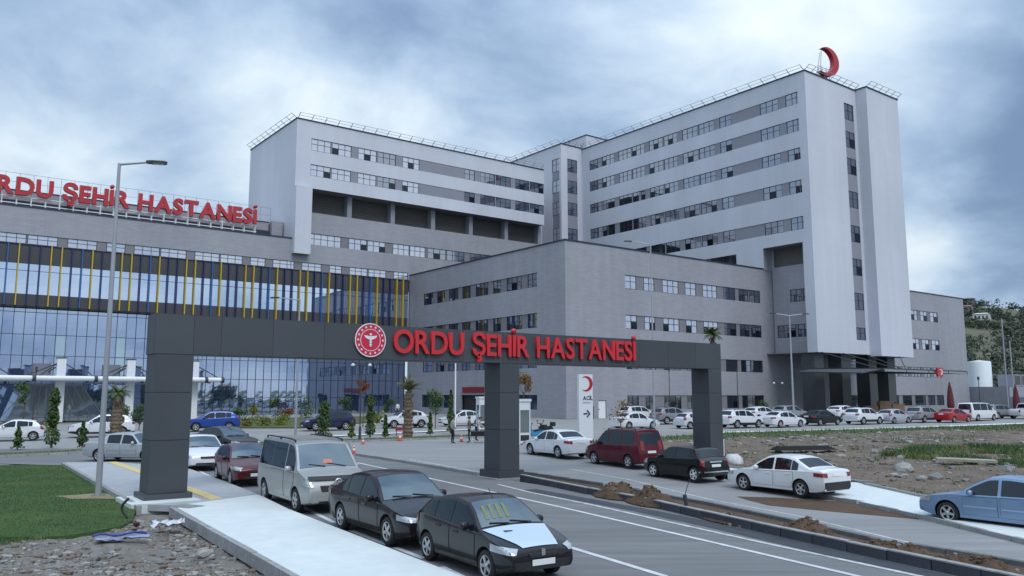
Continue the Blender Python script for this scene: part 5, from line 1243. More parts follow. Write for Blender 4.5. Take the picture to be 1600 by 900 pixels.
# ---- parked far right in front of the tower
GR = 'cars parked before the tower'
def far(px, py, kd, col, az, label, cat='car', detail=0, rim=True, grp=GR, nm='parked_car'):
    g = G(px, py); return build_car(nm, kd, col, label, cat, (g.x, g.y), az, detail, rim, grp)
AZP = 60
far(992,670,'sedan',WHT,60,'white saloon parked just right of the sign pylon, behind the dark red people carrier')
far(997,658,'suv',(.60,.61,.62),60,'white car with dark roof rails right behind the white saloon near the sign pylon')
far(1050,662,'suv',(.24,.25,.28),62,'grey car seen between the sign pylon and the right gate pillar')
far(1086,669,'hatch',(.56,.58,.62),60,'pale hatchback half hidden behind the right gate pillar')
far(1158,668,'suv',WHT,60,'white off-roader with dark rear window just right of the right gate pillar')
far(1190,658,'crossover',WHT,60,'white car in the second row behind the first white off-roader right of the gate')
far(1224,667,'sedan',WHT,60,'white saloon between the white off-roader and the black saloon in the far row')
far(1235,656,'suv',(.30,.32,.36),58,'pale car with dark roof in the second row, behind the white saloon')
far(1284,664,'sedan',(.016,.016,.018),58,'black saloon in the far row under the tower')
far(1318,655,'crossover',WHT,57,'small white car in the second row behind the black saloon')
far(1350,662.5,'suv',WHT,57,'white off-roader with black rear window, right of the black saloon')
far(1398,661,'hatch',(.46,.48,.52),57,'silver hatchback between the white and the grey off-roader in the far row')
far(1444,659.5,'suv',(.28,.30,.33),57,'silver grey off-roader left of the small red car')
far(1490,659.5,'sedan',(.42,.015,.025),58,'small red car in the far row beside the white delivery van')
far(1528,657,'van',(.70,.71,.73),60,'white delivery van at the right end of the far row','van',nm='parked_van')
far(1562,654,'suv',(.20,.21,.24),70,'dark grey car behind the white pickup at the far right')
far(1604,654,'pickup',(.55,.56,.58),62,'white pickup cut by the right edge of the photo','pickup',nm='parked_pickup')
# ---- parked before the glass hall
GH = 'cars parked before the glass hall'
far(20,688,'hatch',WHT,246,'white hatchback cut by the left edge of the photo',grp=GH,detail=1)
far(158,682,'suv',WHT,240,'white off-roader between the slim cypress and the left gate pillar',grp=GH,detail=1)
far(330,673,'suv',(.015,.06,.30),243,'bright blue car right of the left gate pillar',grp=GH,detail=1)
far(512,672,'suv',(.022,.028,.07),240,'dark navy off-roader parked before the flower bed',grp=GH,detail=1)
far(632,668,'crossover',WHT,244,'white crossover behind the shaggy palm trunk',grp=GH,detail=1)
far(722,665,'sedan',WHT,246,'white saloon behind the two men, left of the middle gate pillar',grp=GH,detail=1)

# ================================================================ PEOPLE
def person(name, label, pos, az, pose, shirt, trousers, skin=(.42,.27,.19), hair=(.02,.016,.012), h=1.75):
    """one skinned body on a joint skeleton; pose = dict of joint offsets"""
    root = thing(name, label, 'person', (pos[0], pos[1], gz(pos[1]) + .012), R(90-az))
    k = h/1.75; J = {'pelvis':(0,0,.95),'waist':(0,0,1.10),'chest':(0,0,1.32),'neck':(0,0,1.49),'head':(.02,0,1.60),'crown':(.015,0,1.71)}
    for s, sy in (('l',.1),('r',-.1)):
        J['hip'+s]=(0,sy*.95,.90); J['knee'+s]=(.03,sy*1.1,.50); J['ankle'+s]=(-.02,sy*1.1,.09); J['toe'+s]=(.15,sy*1.3,.045)
        J['sh'+s]=(0,sy*1.95,1.43); J['elbow'+s]=(-.03,sy*2.4,1.13); J['wrist'+s]=(.08,sy*2.3,.88)
    J.update(pose)
    Rr = {'pelvis':.15,'waist':.135,'chest':.15,'neck':.058,'head':.095,'crown':.08}
    for s in 'lr': Rr.update({'hip'+s:.10,'knee'+s:.062,'ankle'+s:.042,'toe'+s:.038,'sh'+s:.065,'elbow'+s:.043,'wrist'+s:.030})
    E_ = [('pelvis','waist'),('waist','chest'),('chest','neck'),('neck','head'),('head','crown')]
    for s in 'lr': E_ += [('pelvis','hip'+s),('hip'+s,'knee'+s),('knee'+s,'ankle'+s),('ankle'+s,'toe'+s),('chest','sh'+s),('sh'+s,'elbow'+s),('elbow'+s,'wrist'+s)]
    # a palm, four fingers and a thumb on each wrist
    for s in 'lr':
        w = Vector(J['wrist'+s]); e = Vector(J['elbow'+s]); d = (w-e).normalized(); sd = Vector((0,1,0)) if abs(d.y) < .8 else Vector((1,0,0)); sd = (sd - d*sd.dot(d)).normalized()
        J['palm'+s] = w + d*.07; Rr['palm'+s] = .030; E_.append(('wrist'+s,'palm'+s))
        for f in range(4):
            n1, n2 = 'f%d%sa' % (f,s), 'f%d%sb' % (f,s); J[n1] = w + d*(.115 - .006*abs(f-1.5)) + sd*(.018*(f-1.5)); J[n2] = J[n1] + d*.055 + d.cross(sd)*.02; Rr[n1] = .0095; Rr[n2] = .008; E_ += [('palm'+s,n1),(n1,n2)]
        n1 = 'th'+s; J[n1] = w + d*.075 + sd*.055; Rr[n1] = .011; E_.append(('wrist'+s,n1))
    names = list(J); me = bpy.data.meshes.new('body'); me.from_pydata([Vector(J[n])*k for n in names], [(names.index(a),names.index(b)) for a,b in E_], [])
    o = link('body', me); md = o.modifiers.new('skin','SKIN'); md.use_smooth_shade = True
    for i, n in enumerate(names):
        sv_ = me.skin_vertices[0].data[i]; sv_.radius = (Rr[n]*k*.95, Rr[n]*k*.95); sv_.use_root = n == 'pelvis'
    for n in ('chest','waist','pelvis'): me.skin_vertices[0].data[names.index(n)].radius = (.155*k,.115*k)
    sb = o.modifiers.new('sub','SUBSURF'); sb.levels = 1; sb.render_levels = 1
    bpy.context.view_layer.update(); m2 = bpy.data.meshes.new_from_object(o.evaluated_get(bpy.context.evaluated_depsgraph_get())); bpy.data.objects.remove(o)
    ms = [mat('skin_%d' % int(skin[0]*100), skin, .6), mat('shirt_%s' % '_'.join(str(int(c*100)) for c in shirt), shirt, .85), mat('trousers_%s' % '_'.join(str(int(c*100)) for c in trousers), trousers, .85), mat('shoe_dark',(.02,.02,.022),.6)]
    m2.materials.clear(); [m2.materials.append(m) for m in ms]
    pz = J['pelvis'][2]*k; nk = Vector(J['neck'])*k; wr = [Vector(J['wrist'+s])*k for s in 'lr']
    for f in m2.polygons:
        c = f.center; mi = 1
        if (c - nk).z > -.01 and (c-nk).length < .35: mi = 0
        elif min((c-w).length for w in wr) < .17 and c.z > .55: mi = 0
        elif c.z < .085*k: mi = 3
        elif c.z < pz + .03: mi = 2
        if mi == 2 and min((c-Vector(J['elbow'+s])*k).length for s in 'lr') < .2 and abs(c.y) > .17: mi = 1
        f.material_index = mi; f.use_smooth = True
    ob = link('body', m2, root); hd = Vector(J['head'])*k
    q = MB(); vs, fs = ico(.115*k, 2, .03, 3); q.add([Vector((v.x*1.02-.018, v.y*.92, v.z*.95+.055)) for v in vs if True], [f for f in fs if sum(vs[i].z for i in f)/3 > -.02 or sum(vs[i].x for i in f)/3 < -.02], 0, True)
    hr = q.obj('hair', mat('hair_dark', hair, .7), root); hr.location = hd
    q = MB(); q.lathe([(0,.03),(.012,.012),(.016,-.012),(0,-.016)],6,Matrix.Translation(hd+Vector((.105*k,0,-.005)))@Matrix.Rotation(R(90),4,'Y'))
    q.obj('nose', ms[0], root)
    q = MB()
    for sy in (-1,1): q.lathe([(0,.006),(.011,.003),(.012,-.006)],8,Matrix.Translation(hd+Vector((.092*k,sy*.034,.028)))@Matrix.Rotation(R(90),4,'Y'))
    q.box(.088+hd.x,.098+hd.x,-.025,.025,hd.z-.05,hd.z-.042); q.obj('face', mat('eye_dark',(.03,.02,.02),.4), root)
    return root
DK = (.016,.017,.02)
p_ = G(707,693.5); person('person','person in grey shirt and dark trousers standing beside the small cypress',p_,60,{'wristr':(.16,-.12,1.0),'elbowr':(-.04,-.26,1.14),'wristl':(.18,.14,1.02)},(.26,.27,.28),DK)
p_ = G(733,692); person('person','person in dark clothes standing between the traffic cone and the table',p_,270,{'kneel':(.02,.10,.50),'wristl':(.14,.12,1.03),'wristr':(.02,-.24,.86)},(.10,.105,.11),DK)
p_ = G(744,689); person('person','person in pale shirt leaning over the small dark table',p_,100,{'chest':(.16,0,1.26),'waist':(.06,0,1.08),'neck':(.25,0,1.40),'head':(.32,0,1.49),'crown':(.34,0,1.60),'shl':(.16,.2,1.36),'shr':(.16,-.2,1.36),'elbowl':(.26,.24,1.10),'elbowr':(.26,-.24,1.10),'wristl':(.44,.16,1.0),'wristr':(.44,-.16,1.0)},(.42,.38,.38),DK)
p_ = G(621,650.5); person('person','person in white top walking past the dark glass of the hall',p_,200,{},(.72,.73,.74),DK)
p_ = G(1391,650); person('person','left of the two people in white coats under the tower canopy',p_,230,{},(.75,.75,.77),(.6,.6,.62))
p_ = G(1400,650); person('person','right of the two people in white coats under the tower canopy',p_,140,{},(.70,.70,.72),(.05,.06,.10))
# table of the men
g = G(748,692); t = thing('folding_table', 'small dark table with white legs beside the middle gate pillar', 'table', (g.x,g.y,gz(g.y)), R(10))
q = MB(); q.box(-.55,.55,-.3,.3,.72,.77); q.obj('tabletop', M_PLAS, t)
for x in (-.48,.48):
    for y in (-.24,.24): q = MB(); q.bar((x,y,0),(x,y,.72),.035); q.obj('leg', M_WSTEEL, t)
q = MB(); q.box(-.5,.5,-.29,.29,.45,.71); q.obj('apron', M_DINT, t)
# guard kiosks
def kiosk(px, py, w, d, h, rz, label, tall):
    g = G(px, py); t = thing('guard_kiosk', label, 'kiosk', (g.x,g.y,gz(g.y)), R(rz)); mw = mat('kiosk_white',(.62,.65,.68),.5,var=.05,scale=2.)
    for x in (-w/2,w/2-.07):
        for y in (-d/2,d/2-.07): q = MB(); q.box(x,x+.07,y,y+.07,0,h); q.obj('post', mw, t)
    q = MB(); q.box(-w/2-.05,w/2+.05,-d/2-.05,d/2+.05,h,h+.16); q.obj('roof', mw, t)
    q = MB(); q.box(-w/2+.02,w/2-.02,-d/2+.02,d/2-.02,.08,.75); q.obj('lower_panel', mw, t)
    q = MB(); q.box(-w/2+.02,w/2-.02,-d/2+.02,d/2-.02,h-.55,h-.003); q.obj('fascia', mw, t)
    q = MB(); q.box(-w/2+.03,w/2-.03,-d/2+.03,d/2-.03,.76,h-.56); q.obj('window', glass_mat('kiosk_glass',(.16,.19,.21),(.7,.78,.84),.3), t)
    q = MB(); q.box(-w/2+.1,w/2-.1,-d/2-.012,-d/2+.015,.25,.6); q.obj('vent', M_PLAS, t)
kiosk(816,694,.8,.8,2.75,25,'white guard kiosk with big glass just right of the middle gate pillar',1)
kiosk(753,672,.8,.8,2.7,25,'slim pale kiosk showing at the left side of the middle gate pillar',0)
# motorcycles
def moto(px, py, az, col, label):
    g = G(px, py); t = thing('motorcycle', label, 'motorcycle', (g.x,g.y,gz(g.y)), R(90-az)); pc = paint('moto_%d' % int(col[2]*100), col)
    for x in (.62,-.62):
        q = MB(); q.lathe([(.20,-.05),(.28,-.05),(.30,0),(.28,.05),(.20,.05)],18,Matrix.Translation((x,0,.30))@Matrix.Rotation(R(90),4,'X')); w = q.obj('wheel', M_TYRE, t)
        q = MB(); q.lathe([(.20,-.03),(.20,.03),(0,.03)],12,Matrix.Translation((x,0,.30))@Matrix.Rotation(R(90),4,'X')); q.obj('rim', M_RIM, w)
    q = MB(); q.prism([(.35,.55),(.42,.95),(.30,1.02),(.05,.62),(-.75,.78),(-.80,.62),(-.35,.38),(.1,.36)],-.12,.12,0,Matrix.Rotation(R(90),4,'X')); q.obj('body', pc, t)
    q = MB(); q.prism([(.02,.68),(.0,.78),(-.62,.86),(-.70,.80)],-.13,.13,0,Matrix.Rotation(R(90),4,'X')); q.obj('saddle', M_PLAS, t)
    q = MB(); q.bar((.62,0,.3),(.40,0,.98),.06); q.bar((.38,-.33,1.04),(.38,.33,1.04),.04); q.obj('fork', M_DSTEEL, t)
    q = MB(); q.lathe([(0,.1),(.09,.06),(.09,-.02),(0,-.05)],10,Matrix.Translation((.46,0,.88))@Matrix.Rotation(R(90),4,'Y')); q.obj('headlight', M_HL, t)
    for sy in (-1,1): q = MB(); q.bar((.36,sy*.28,1.04),(.36,sy*.34,1.22),.02); q.box(.33,.36,sy*.34-.06,sy*.34+.06,1.18,1.28); q.obj('mirror', M_PLAS, t)
    q = MB(); q.prism([(-.72,.82),(-.72,1.12),(-.98,1.12),(-.98,.82)],-.18,.18,0,Matrix.Rotation(R(90),4,'X')); q.obj('top_box', M_PLAS, t)
moto(834,690,240,(.05,.28,.50),'light blue motor scooter standing beside the white guard kiosk')
moto(850,684,232,(.02,.022,.025),'black motorcycle standing right of the light blue scooter')
# cones
cm_ = MB(); cm_.box(-.2,.2,-.2,.2,0,.04); cm_.lathe([(.15,.04),(.115,.24)],16); cm_.lathe([(.112,.24),(.085,.42)],16,None,1); cm_.lathe([(.084,.42),(.06,.56)],16); cm_.lathe([(.059,.56),(.04,.68)],16,None,1); cm_.lathe([(.04,.68),(.025,.78),(0,.78)],16)
cone_me = cm_.mesh('traffic_cone', [mat('cone_orange',(.60,.07,.03),.5), mat('cone_white',(.7,.7,.7),.5)])
for px,py,lb,s in ((553,709,'orange and white cone on the median end beyond the beige van',.66),(567,694,'orange cone behind the first one, beside the planted strip',.6),(625,689,'orange cone in front of the shaggy palm',.85),(721,690.5,'orange cone standing between the two men',.75)):
    g = G(px,py); o = link('traffic_cone', cone_me, None, (g.x,g.y,gz(g.y)+.03), (0,0,rnd.uniform(0,1)), (s,s,s)); tag(o, lb, 'traffic cone', 'traffic cones')
g = G(625,681); q = MB(); q.box(-.35,.35,-.05,.05,.4,.62); q.box(-.3,-.25,-.05,.05,0,.7); q.box(.25,.3,-.05,.05,0,.7)
o = q.obj('road_barrier', mat('barrier_red',(.5,.05,.04),.5)); o.location = (g.x,g.y,gz(g.y)); o.rotation_euler = (0,0,R(20)); tag(o,'small red barrier behind the cone near the shaggy palm','barrier')
# leaning stake with wire in the median
g = G(1076,803); st_ = thing('stake', 'dark leaning steel stake with thin wire in the median', 'stake', (g.x,g.y,.4), R(0))
q = MB(); q.tube((0,0,-.1),(-.10,0,.52),.055); q.obj('post', mat('stake_dark',(.03,.035,.05),.6), st_); q = MB(); q.tube((-.09,0,.5),(-.02,0,.75),.012); q.tube((-.02,0,.75),(.12,0,1.05),.01); q.obj('wire', M_DSTEEL, st_)
SIDE = 1
# white bag and block by the right pillar, dark mat and plank on the field, debris by the left pillar
vs, fs = ico(1,2,.18,5); q = MB(); q.add([Vector((v.x*.45,v.y*.35,max(-.1,v.z)*.45)) for v in vs], fs, 0, True); g = G(1146,732); o = q.obj('rubble_bag', mat('bag_white',(.55,.56,.57),.8,var=.15,scale=6)); o.location = (g.x,g.y,gz(g.y)+.25); tag(o,'crumpled whitish bag beside the right gate pillar','bag')
q = MB(); q.tube((0,0,0),(0,0,1.15),.05); g = G(1131,722); o = q.obj('marker_post', M_WSTEEL); o.location = (g.x,g.y,gz(g.y)); tag(o,'short white post at the foot of the right gate pillar','post')
q = MB(); [q.box(-1.9+.1*k,1.9-.15*k,-.4+.05*k,.4-.05*k,.06*k,.06*k+.05) for k in range(4)]; g = G(1256,709); o = q.obj('sheet_stack', mat('sheet_dark',(.03,.03,.032),.6)); o.location = (g.x,g.y,gz(g.y)+.22); o.rotation_euler = (0,0,R(12)); tag(o,'stack of dark flat sheets on the field behind the white saloon','sheets')
q = MB(); q.box(-1.3,1.3,-.35,.35,0,.12); g = G(1510,729); o = q.obj('concrete_plank', mat('plank_tan',(.30,.27,.23),.9,var=.2,scale=4)); o.location = (g.x,g.y,gz(g.y)+.25); o.rotation_euler = (.03,.02,R(-20)); tag(o,'tan slab lying at the edge of the green weeds on the field','slab')
SIDE = 0
def crumple(name, px, py, sx, sy, sz, m, label, cat, seed, rz=0, n=9):
    g = G(px,py); q = MB(); rr = random.Random(seed)
    for i in range(n+1):
        for j in range(n+1): q.v.append(((i/n-.5)*sx + rr.uniform(-.03,.03), (j/n-.5)*sy + rr.uniform(-.03,.03), sz*(.5+.5*noise2(i*.6+seed,j*.6,1.))+rr.uniform(0,.05)))
    for i in range(n):
        for j in range(n): a = i*(n+1)+j; q.f.append((a,a+1,a+n+2,a+n+1)); q.m.append(0); q.sm.append(False)
    o = q.obj(name, m); o.location = (g.x,g.y,gz(g.y)); o.rotation_euler = (0,0,R(rz)); return tag(o,label,cat)
crumple('plastic_sheet',262,826,.75,.5,.25,mat('plastic_white',(.50,.52,.56),.5,var=.25,scale=7),'crumpled whitish plastic sheet below the footing of the left gate pillar','plastic sheet',2,20)
crumple('cement_bag',190,846,1.1,.35,.12,mat('bag_blue_grey',(.22,.25,.36),.6,var=.35,scale=5),'flattened blue and grey bag on the rubble below the lawn','bag',4,30)
q = MB(); prev = None
for k in range(9):
    p2 = (-.55+.14*k, .05*math.sin(k*.8), .10+.03*math.sin(k*1.3))
    if prev: q.tube(prev,p2,.025,n=8)
    prev = p2
g = G(186,845); o = q.obj('hose', mat('hose_blue',(.03,.05,.28),.4)); o.location = (g.x,g.y,gz(g.y)+.05); o.rotation_euler = (0,0,R(32)); tag(o,'short blue hose lying on the rubble below the lawn','hose')
q = MB(); prev = None
for k in range(8):
    t_ = k/7*math.pi*.9; p2 = (-.25*math.sin(t_), 0, .55*k/7)
    if prev: q.tube(prev,p2,.035,n=8)
    prev = p2
g = G(204,812); o = q.obj('cable_duct', M_PLAS); o.location = (g.x,g.y,gz(g.y)); tag(o,'black bent cable duct sticking up beside the left footing','duct')
g = G(213,826); q = MB(); vs, fs = ico(.09,1,.3,4); q.add(vs, fs); o = q.obj('brick_lump', mat('lump_dark_red',(.07,.02,.025),.9)); o.location = (g.x,g.y,gz(g.y)+.1); tag(o,'small dark red lump in front of the left footing','rubble')
# ================================================================ STREET LAMPS AND POLES
M_POLE = mat('lamp_pole_grey', (.34,.36,.40), .5, .3, var=.06, scale=2.)
def street_lamp(px, py, H_, arm, az, label, r=.09, double=False, col=None, grp='street lamps'):
    g = G(px,py); t = thing('street_lamp', label, 'street lamp', (g.x,g.y,gz(g.y)), R(az), grp); m = col or M_POLE
    q = MB(); q.tube((0,0,0),(0,0,H_*.55),r*1.15,r*.9,10); q.tube((0,0,H_*.55),(0,0,H_),r*.9,r*.6,10); q.obj('pole', m, t, 40)
    q = MB(); q.box(-.2,.2,-.2,.2,0,.03); [q.tube((x,y,0),(x,y,.09),.02,n=6) for x in (-.14,.14) for y in (-.14,.14)]; q.obj('base_plate', M_STEEL, t)
    for s in ((1,-1) if double else (1,)):
        q = MB(); q.tube((0,0,H_-.04),(s*arm,0,H_+.10*arm),r*.5,r*.4,8); q.obj('arm', m, t, 40)
        q = MB(); q.prism([(-.1,-.05),(.12,-.13),(.5,-.11),(.58,0),(.5,.11),(.12,.13),(-.1,.05)],-.045,.05,0,Matrix.Translation((s*arm,0,H_+.10*arm))@Matrix.Rotation(0 if s > 0 else math.pi,4,'Z')); l = q.obj('lamp_head', M_DSTEEL, t)
        q = MB(); q.prism([(.14,-.09),(.48,-.08),(.48,.08),(.14,.09)],-.06,-.046,0,Matrix.Translation((s*arm,0,H_+.10*arm))@Matrix.Rotation(0 if s > 0 else math.pi,4,'Z')); q.obj('lens', M_PLT, l)
street_lamp(153,777,11.1,.95,12,'tall grey lamp post standing at the corner of the lawn',.088)
street_lamp(461,692,9.6,1.6,170,'slim grey lamp post showing under the gate beam left of the emblem',.075)
street_lamp(1023,676,15.6,1.7,187,'tall thin lamp post with left pointing arm, rising behind the gate letters',.075)
street_lamp(1241,662,11.0,1.5,5,'pale double armed lamp post in front of the tower recess',.10,True)
g = G(711,668); q = MB(); q.tube((0,0,0),(0,0,8.2),.075,.06,10); o = q.obj('flag_pole', mat('pole_white',(.75,.75,.77),.4)); o.location = (g.x,g.y,gz(g.y)); tag(o,'thin white pole behind the men, left of the red entrance board','pole')
def garden_lamp(px, py, H_, label, heads=2):
    g = G(px,py); t = thing('garden_lamp', label, 'garden lamp', (g.x,g.y,gz(g.y)), R(20), 'dark garden lamps')
    q = MB(); q.tube((0,0,0),(0,0,.9),.10,.08,10); q.tube((0,0,.9),(0,0,H_),.05,.045,8); q.obj('pole', M_DSTEEL, t, 40)
    if heads:
        for s in (-1,1):
            q = MB(); pts = [(0,0,H_-.3),(s*.22,0,H_-.05),(s*.42,0,H_+.05),(s*.6,0,H_-.08)]
            for a,b in zip(pts,pts[1:]): q.tube(a,b,.03,n=6)
            q.obj('arm', M_DSTEEL, t); q = MB(); q.lathe([(0,.10),(.10,.04),(.16,-.06),(.10,-.12),(0,-.13)],12,Matrix.Translation((s*.6,0,H_-.12))); q.obj('lamp_head', mat('lamp_globe',(.62,.66,.70),.3), t)
    else:
        q = MB(); q.box(-.09,.09,-.09,.09,H_-.02,H_+.35); q.obj('lamp_head', M_DSTEEL, t)
garden_lamp(562,687,5.4,'dark garden lamp with two white heads, right of the lamp post under the gate')
garden_lamp(50,668,5.2,'dark slim garden lamp near the left edge before the glass hall',0)
garden_lamp(1047,652,5.6,'dark slim garden lamp between the sign pylon and the right gate pillar',0)
garden_lamp(1154,652,5.6,'dark slim garden lamp just right of the right gate pillar',0)
garden_lamp(1218,652,4.3,'dark garden lamp with pale heads left of the tower columns')
garden_lamp(1533,651,4.6,'dark garden lamp in front of the ramp at the far right',0)
for px,py,h,lb in ((1576,640,16.5,'thin pale pole against the hill, left of its neighbour'),(1586,640,12.5,'thin pale pole against the hill, right of the taller one')):
    g = G(px,py); q = MB(); q.tube((0,0,0),(0,0,h),.14,.10,8); o = q.obj('pole', M_POLE); o.location = (g.x,g.y,gz(g.y)); tag(o,lb,'pole')
# closed parasols
for px,py,h,lb in ((1487,652,4.3,'closed dark red parasol standing behind the small red car'),(1590,652,4.0,'closed dark red parasol behind the white pickup')):
    g = G(px,py); t = thing('parasol', lb, 'parasol', (g.x,g.y,gz(g.y)), 0, 'closed parasols')
    q = MB(); q.tube((0,0,0),(0,0,h),.04); q.obj('pole', M_DSTEEL, t); q = MB(); q.lathe([(.05,h),(.22,h*.82),(.36,h*.55),(.42,h*.34),(.30,h*.2),(.06,h*.22)],14); q.obj('canopy', mat('parasol_red',(.10,.018,.03),.85,var=.2,scale=4), t)
# boxes before the tower columns
for px,py,w,h,lb in ((1382,650,1.6,1.9,'brown cardboard box stack at the tower entrance, nearer the left column'),(1402,650,1.7,1.5,'low brown box stack at the tower entrance beside the people in white'),(1362,650,1.5,1.3,'pinkish low box stack at the tower entrance left of the tall one')):
    g = G(px,py); q = MB(); q.box(-w/2,w/2,-.5,.5,0,h*.5); q.box(-w/2+.1,w/2-.05,-.48,.47,h*.5+.01,h); o = q.obj('box_stack', mat('cardboard',(.26,.17,.11),.9,var=.15,scale=3)); o.location = (g.x,g.y,gz(g.y)); tag(o,lb,'boxes')
# bin and white board on the low block wall
p = AB(65.2,71.8); q = MB(); q.box(-.45,.45,-.3,.3,0,1.3); q.box(-.5,.5,-.35,.35,1.3,1.42); o = q.obj('waste_bin', mat('bin_navy',(.03,.04,.08),.6)); o.location = (p.x,p.y,gz(p.y)); o.rotation_euler = (0,0,ANG); tag(o,'dark blue bin against the grey wall left of the sign pylon','bin')
# ================================================================ FAR RIGHT: tank, plant units, ramp
def plant():
    t = thing('storage_tank', 'white cylindrical storage tank beyond the right end of the grey block', 'tank', AB(171.5,74,.9), ANG)
    q = MB(); q.lathe([(0,0),(2.1,0),(2.1,9.0),(2.0,9.25),(0,9.5)],28); q.obj('shell', mat('tank_white',(.70,.76,.78),.5,var=.04,scale=1.), t, 40); q = MB(); q.tube((2.0,-.5,0),(2.0,-.5,9.),.06); q.tube((1.7,-1.2,9.2),(1.7,-1.2,10.),.05); q.obj('pipe', M_STEEL, t)
    for i,(a,w,h,lb) in enumerate(((173.5,2.9,2.3,'grey plant unit on the ramp terrace just right of the white tank'),(177.0,3.3,2.3,'grey slatted plant unit in the middle of the ramp terrace'),(180.6,2.6,1.6,'low pale plant unit at the right end of the ramp terrace'))):
        b = Bld('plant_unit', lb, 'plant unit', a, 68, 5.2); b.box(a-w/2,a+w/2,68,71,5.2,5.2+h,mat('unit_grey',(.28,.30,.34),.6,var=.08,scale=1.),'casing')
        for k in range(5): b.box(a-w/2+.2+k*(w-.4)/5,a-w/2+.2+k*(w-.4)/5+(w-.4)/9,67.93,67.995,5.5,5.0+h,M_LOUV,'slat')
    r = Bld('ramp_wall', 'pale terraced retaining wall with railings at the far right beside the hospital', 'wall', 166, 66, ZG)
    r.box(164.5,200,66,80,ZG,5.1,mat('ramp_concrete',(.27,.28,.33),.8,var=.1,scale=.6,bump=.1),'wall'); r.box(164.5,200,63,66,ZG,3.2,MATS['ramp_concrete'],'lower_wall'); r.box(164.5,200,61,63,ZG,1.9,MATS['ramp_concrete'],'lower_wall')
    for k in range(12):
        q = MB(); x = 165+k*2.4; q.bar(r.pt('F',63.1,x,3.2),r.pt('F',63.1,x,4.2),.06); q.bar(r.pt('F',63.1,x,4.2),r.pt('F',63.1,x+2.4,4.2),.05); q.bar(r.pt('F',63.1,x,3.7),r.pt('F',63.1,x+2.4,3.7),.04); q.obj('railing', M_STEEL, r.o)
plant()
# ================================================================ PLANTS
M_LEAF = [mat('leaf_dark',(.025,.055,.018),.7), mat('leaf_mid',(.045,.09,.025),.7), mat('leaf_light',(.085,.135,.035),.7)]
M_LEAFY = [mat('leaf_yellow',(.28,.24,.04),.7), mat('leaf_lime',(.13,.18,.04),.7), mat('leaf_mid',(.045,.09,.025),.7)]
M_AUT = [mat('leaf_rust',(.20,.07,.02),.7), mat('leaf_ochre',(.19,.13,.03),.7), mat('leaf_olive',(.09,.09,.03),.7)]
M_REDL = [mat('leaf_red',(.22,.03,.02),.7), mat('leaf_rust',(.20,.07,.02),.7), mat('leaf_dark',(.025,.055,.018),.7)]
M_BARK = mat('bark',(.10,.075,.055),.95,var=.3,scale=8,bump=.6); M_PALMB = mat('palm_bark',(.17,.13,.095),.95,var=.35,scale=9,bump=.8)
M_FROND = [mat('frond_green',(.05,.085,.03),.6), mat('frond_pale',(.13,.15,.06),.6)]
def leaf_crown(fn, n, size, mats, seed):
    """n leaf quads; fn(rng) gives a point, an outward direction and a material bias"""
    q = random.Random(seed); mb = MB()
    for _ in range(n):
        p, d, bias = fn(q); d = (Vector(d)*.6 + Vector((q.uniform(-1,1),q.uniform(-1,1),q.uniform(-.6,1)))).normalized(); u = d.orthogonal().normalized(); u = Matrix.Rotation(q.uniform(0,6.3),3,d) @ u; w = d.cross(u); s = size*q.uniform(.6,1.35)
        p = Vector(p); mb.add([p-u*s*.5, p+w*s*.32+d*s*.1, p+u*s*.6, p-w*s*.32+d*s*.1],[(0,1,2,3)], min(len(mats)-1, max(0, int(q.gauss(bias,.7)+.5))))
    return mb
def conifer(px, py, h, r, label, topiary=False, seed=0, mats=None, grp='small conifers along the planted strip'):
    g = G(px,py); t = thing('cypress', label, 'cypress', (g.x,g.y,gz(g.y)+.04), 0, grp)
    q = MB(); q.tube((0,0,0),(0,0,h*.8),.05*h/2.5,.015,8); q.obj('trunk', M_BARK, t)
    lumps = [(0,0,1)]
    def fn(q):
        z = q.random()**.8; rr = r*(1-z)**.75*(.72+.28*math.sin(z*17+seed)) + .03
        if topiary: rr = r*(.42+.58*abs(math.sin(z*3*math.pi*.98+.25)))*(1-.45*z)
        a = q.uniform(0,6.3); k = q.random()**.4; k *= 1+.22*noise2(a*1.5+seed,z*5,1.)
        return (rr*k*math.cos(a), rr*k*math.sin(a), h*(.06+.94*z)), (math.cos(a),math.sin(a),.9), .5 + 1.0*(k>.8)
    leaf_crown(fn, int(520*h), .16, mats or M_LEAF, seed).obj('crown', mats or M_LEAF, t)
conifer(80,701,3.6,.48,'tall dark cypress trimmed in tiers near the left edge',True,1)
conifer(27,703,1.3,.36,'small round cypress nearest the left edge',False,2)
conifer(128,701,1.55,.36,'small pointed cypress between the trimmed one and the lamp post',False,3)
conifer(578,684,3.1,.42,'tall tiered cypress right of the double garden lamp',True,4)
conifer(549,686,1.25,.3,'small cypress left of the double garden lamp',False,5,M_LEAFY)
conifer(602,685,1.6,.24,'slim low cypress left of the shaggy palm',False,6)
conifer(672,681,1.7,.26,'slim low cypress right of the shaggy palm',False,7)
conifer(704,678,3.4,.36,'pointed cypress behind the person in the grey shirt',False,8)
conifer(505,692,2.7,.62,'bushy dark conifer behind the beige van roof',True,9)
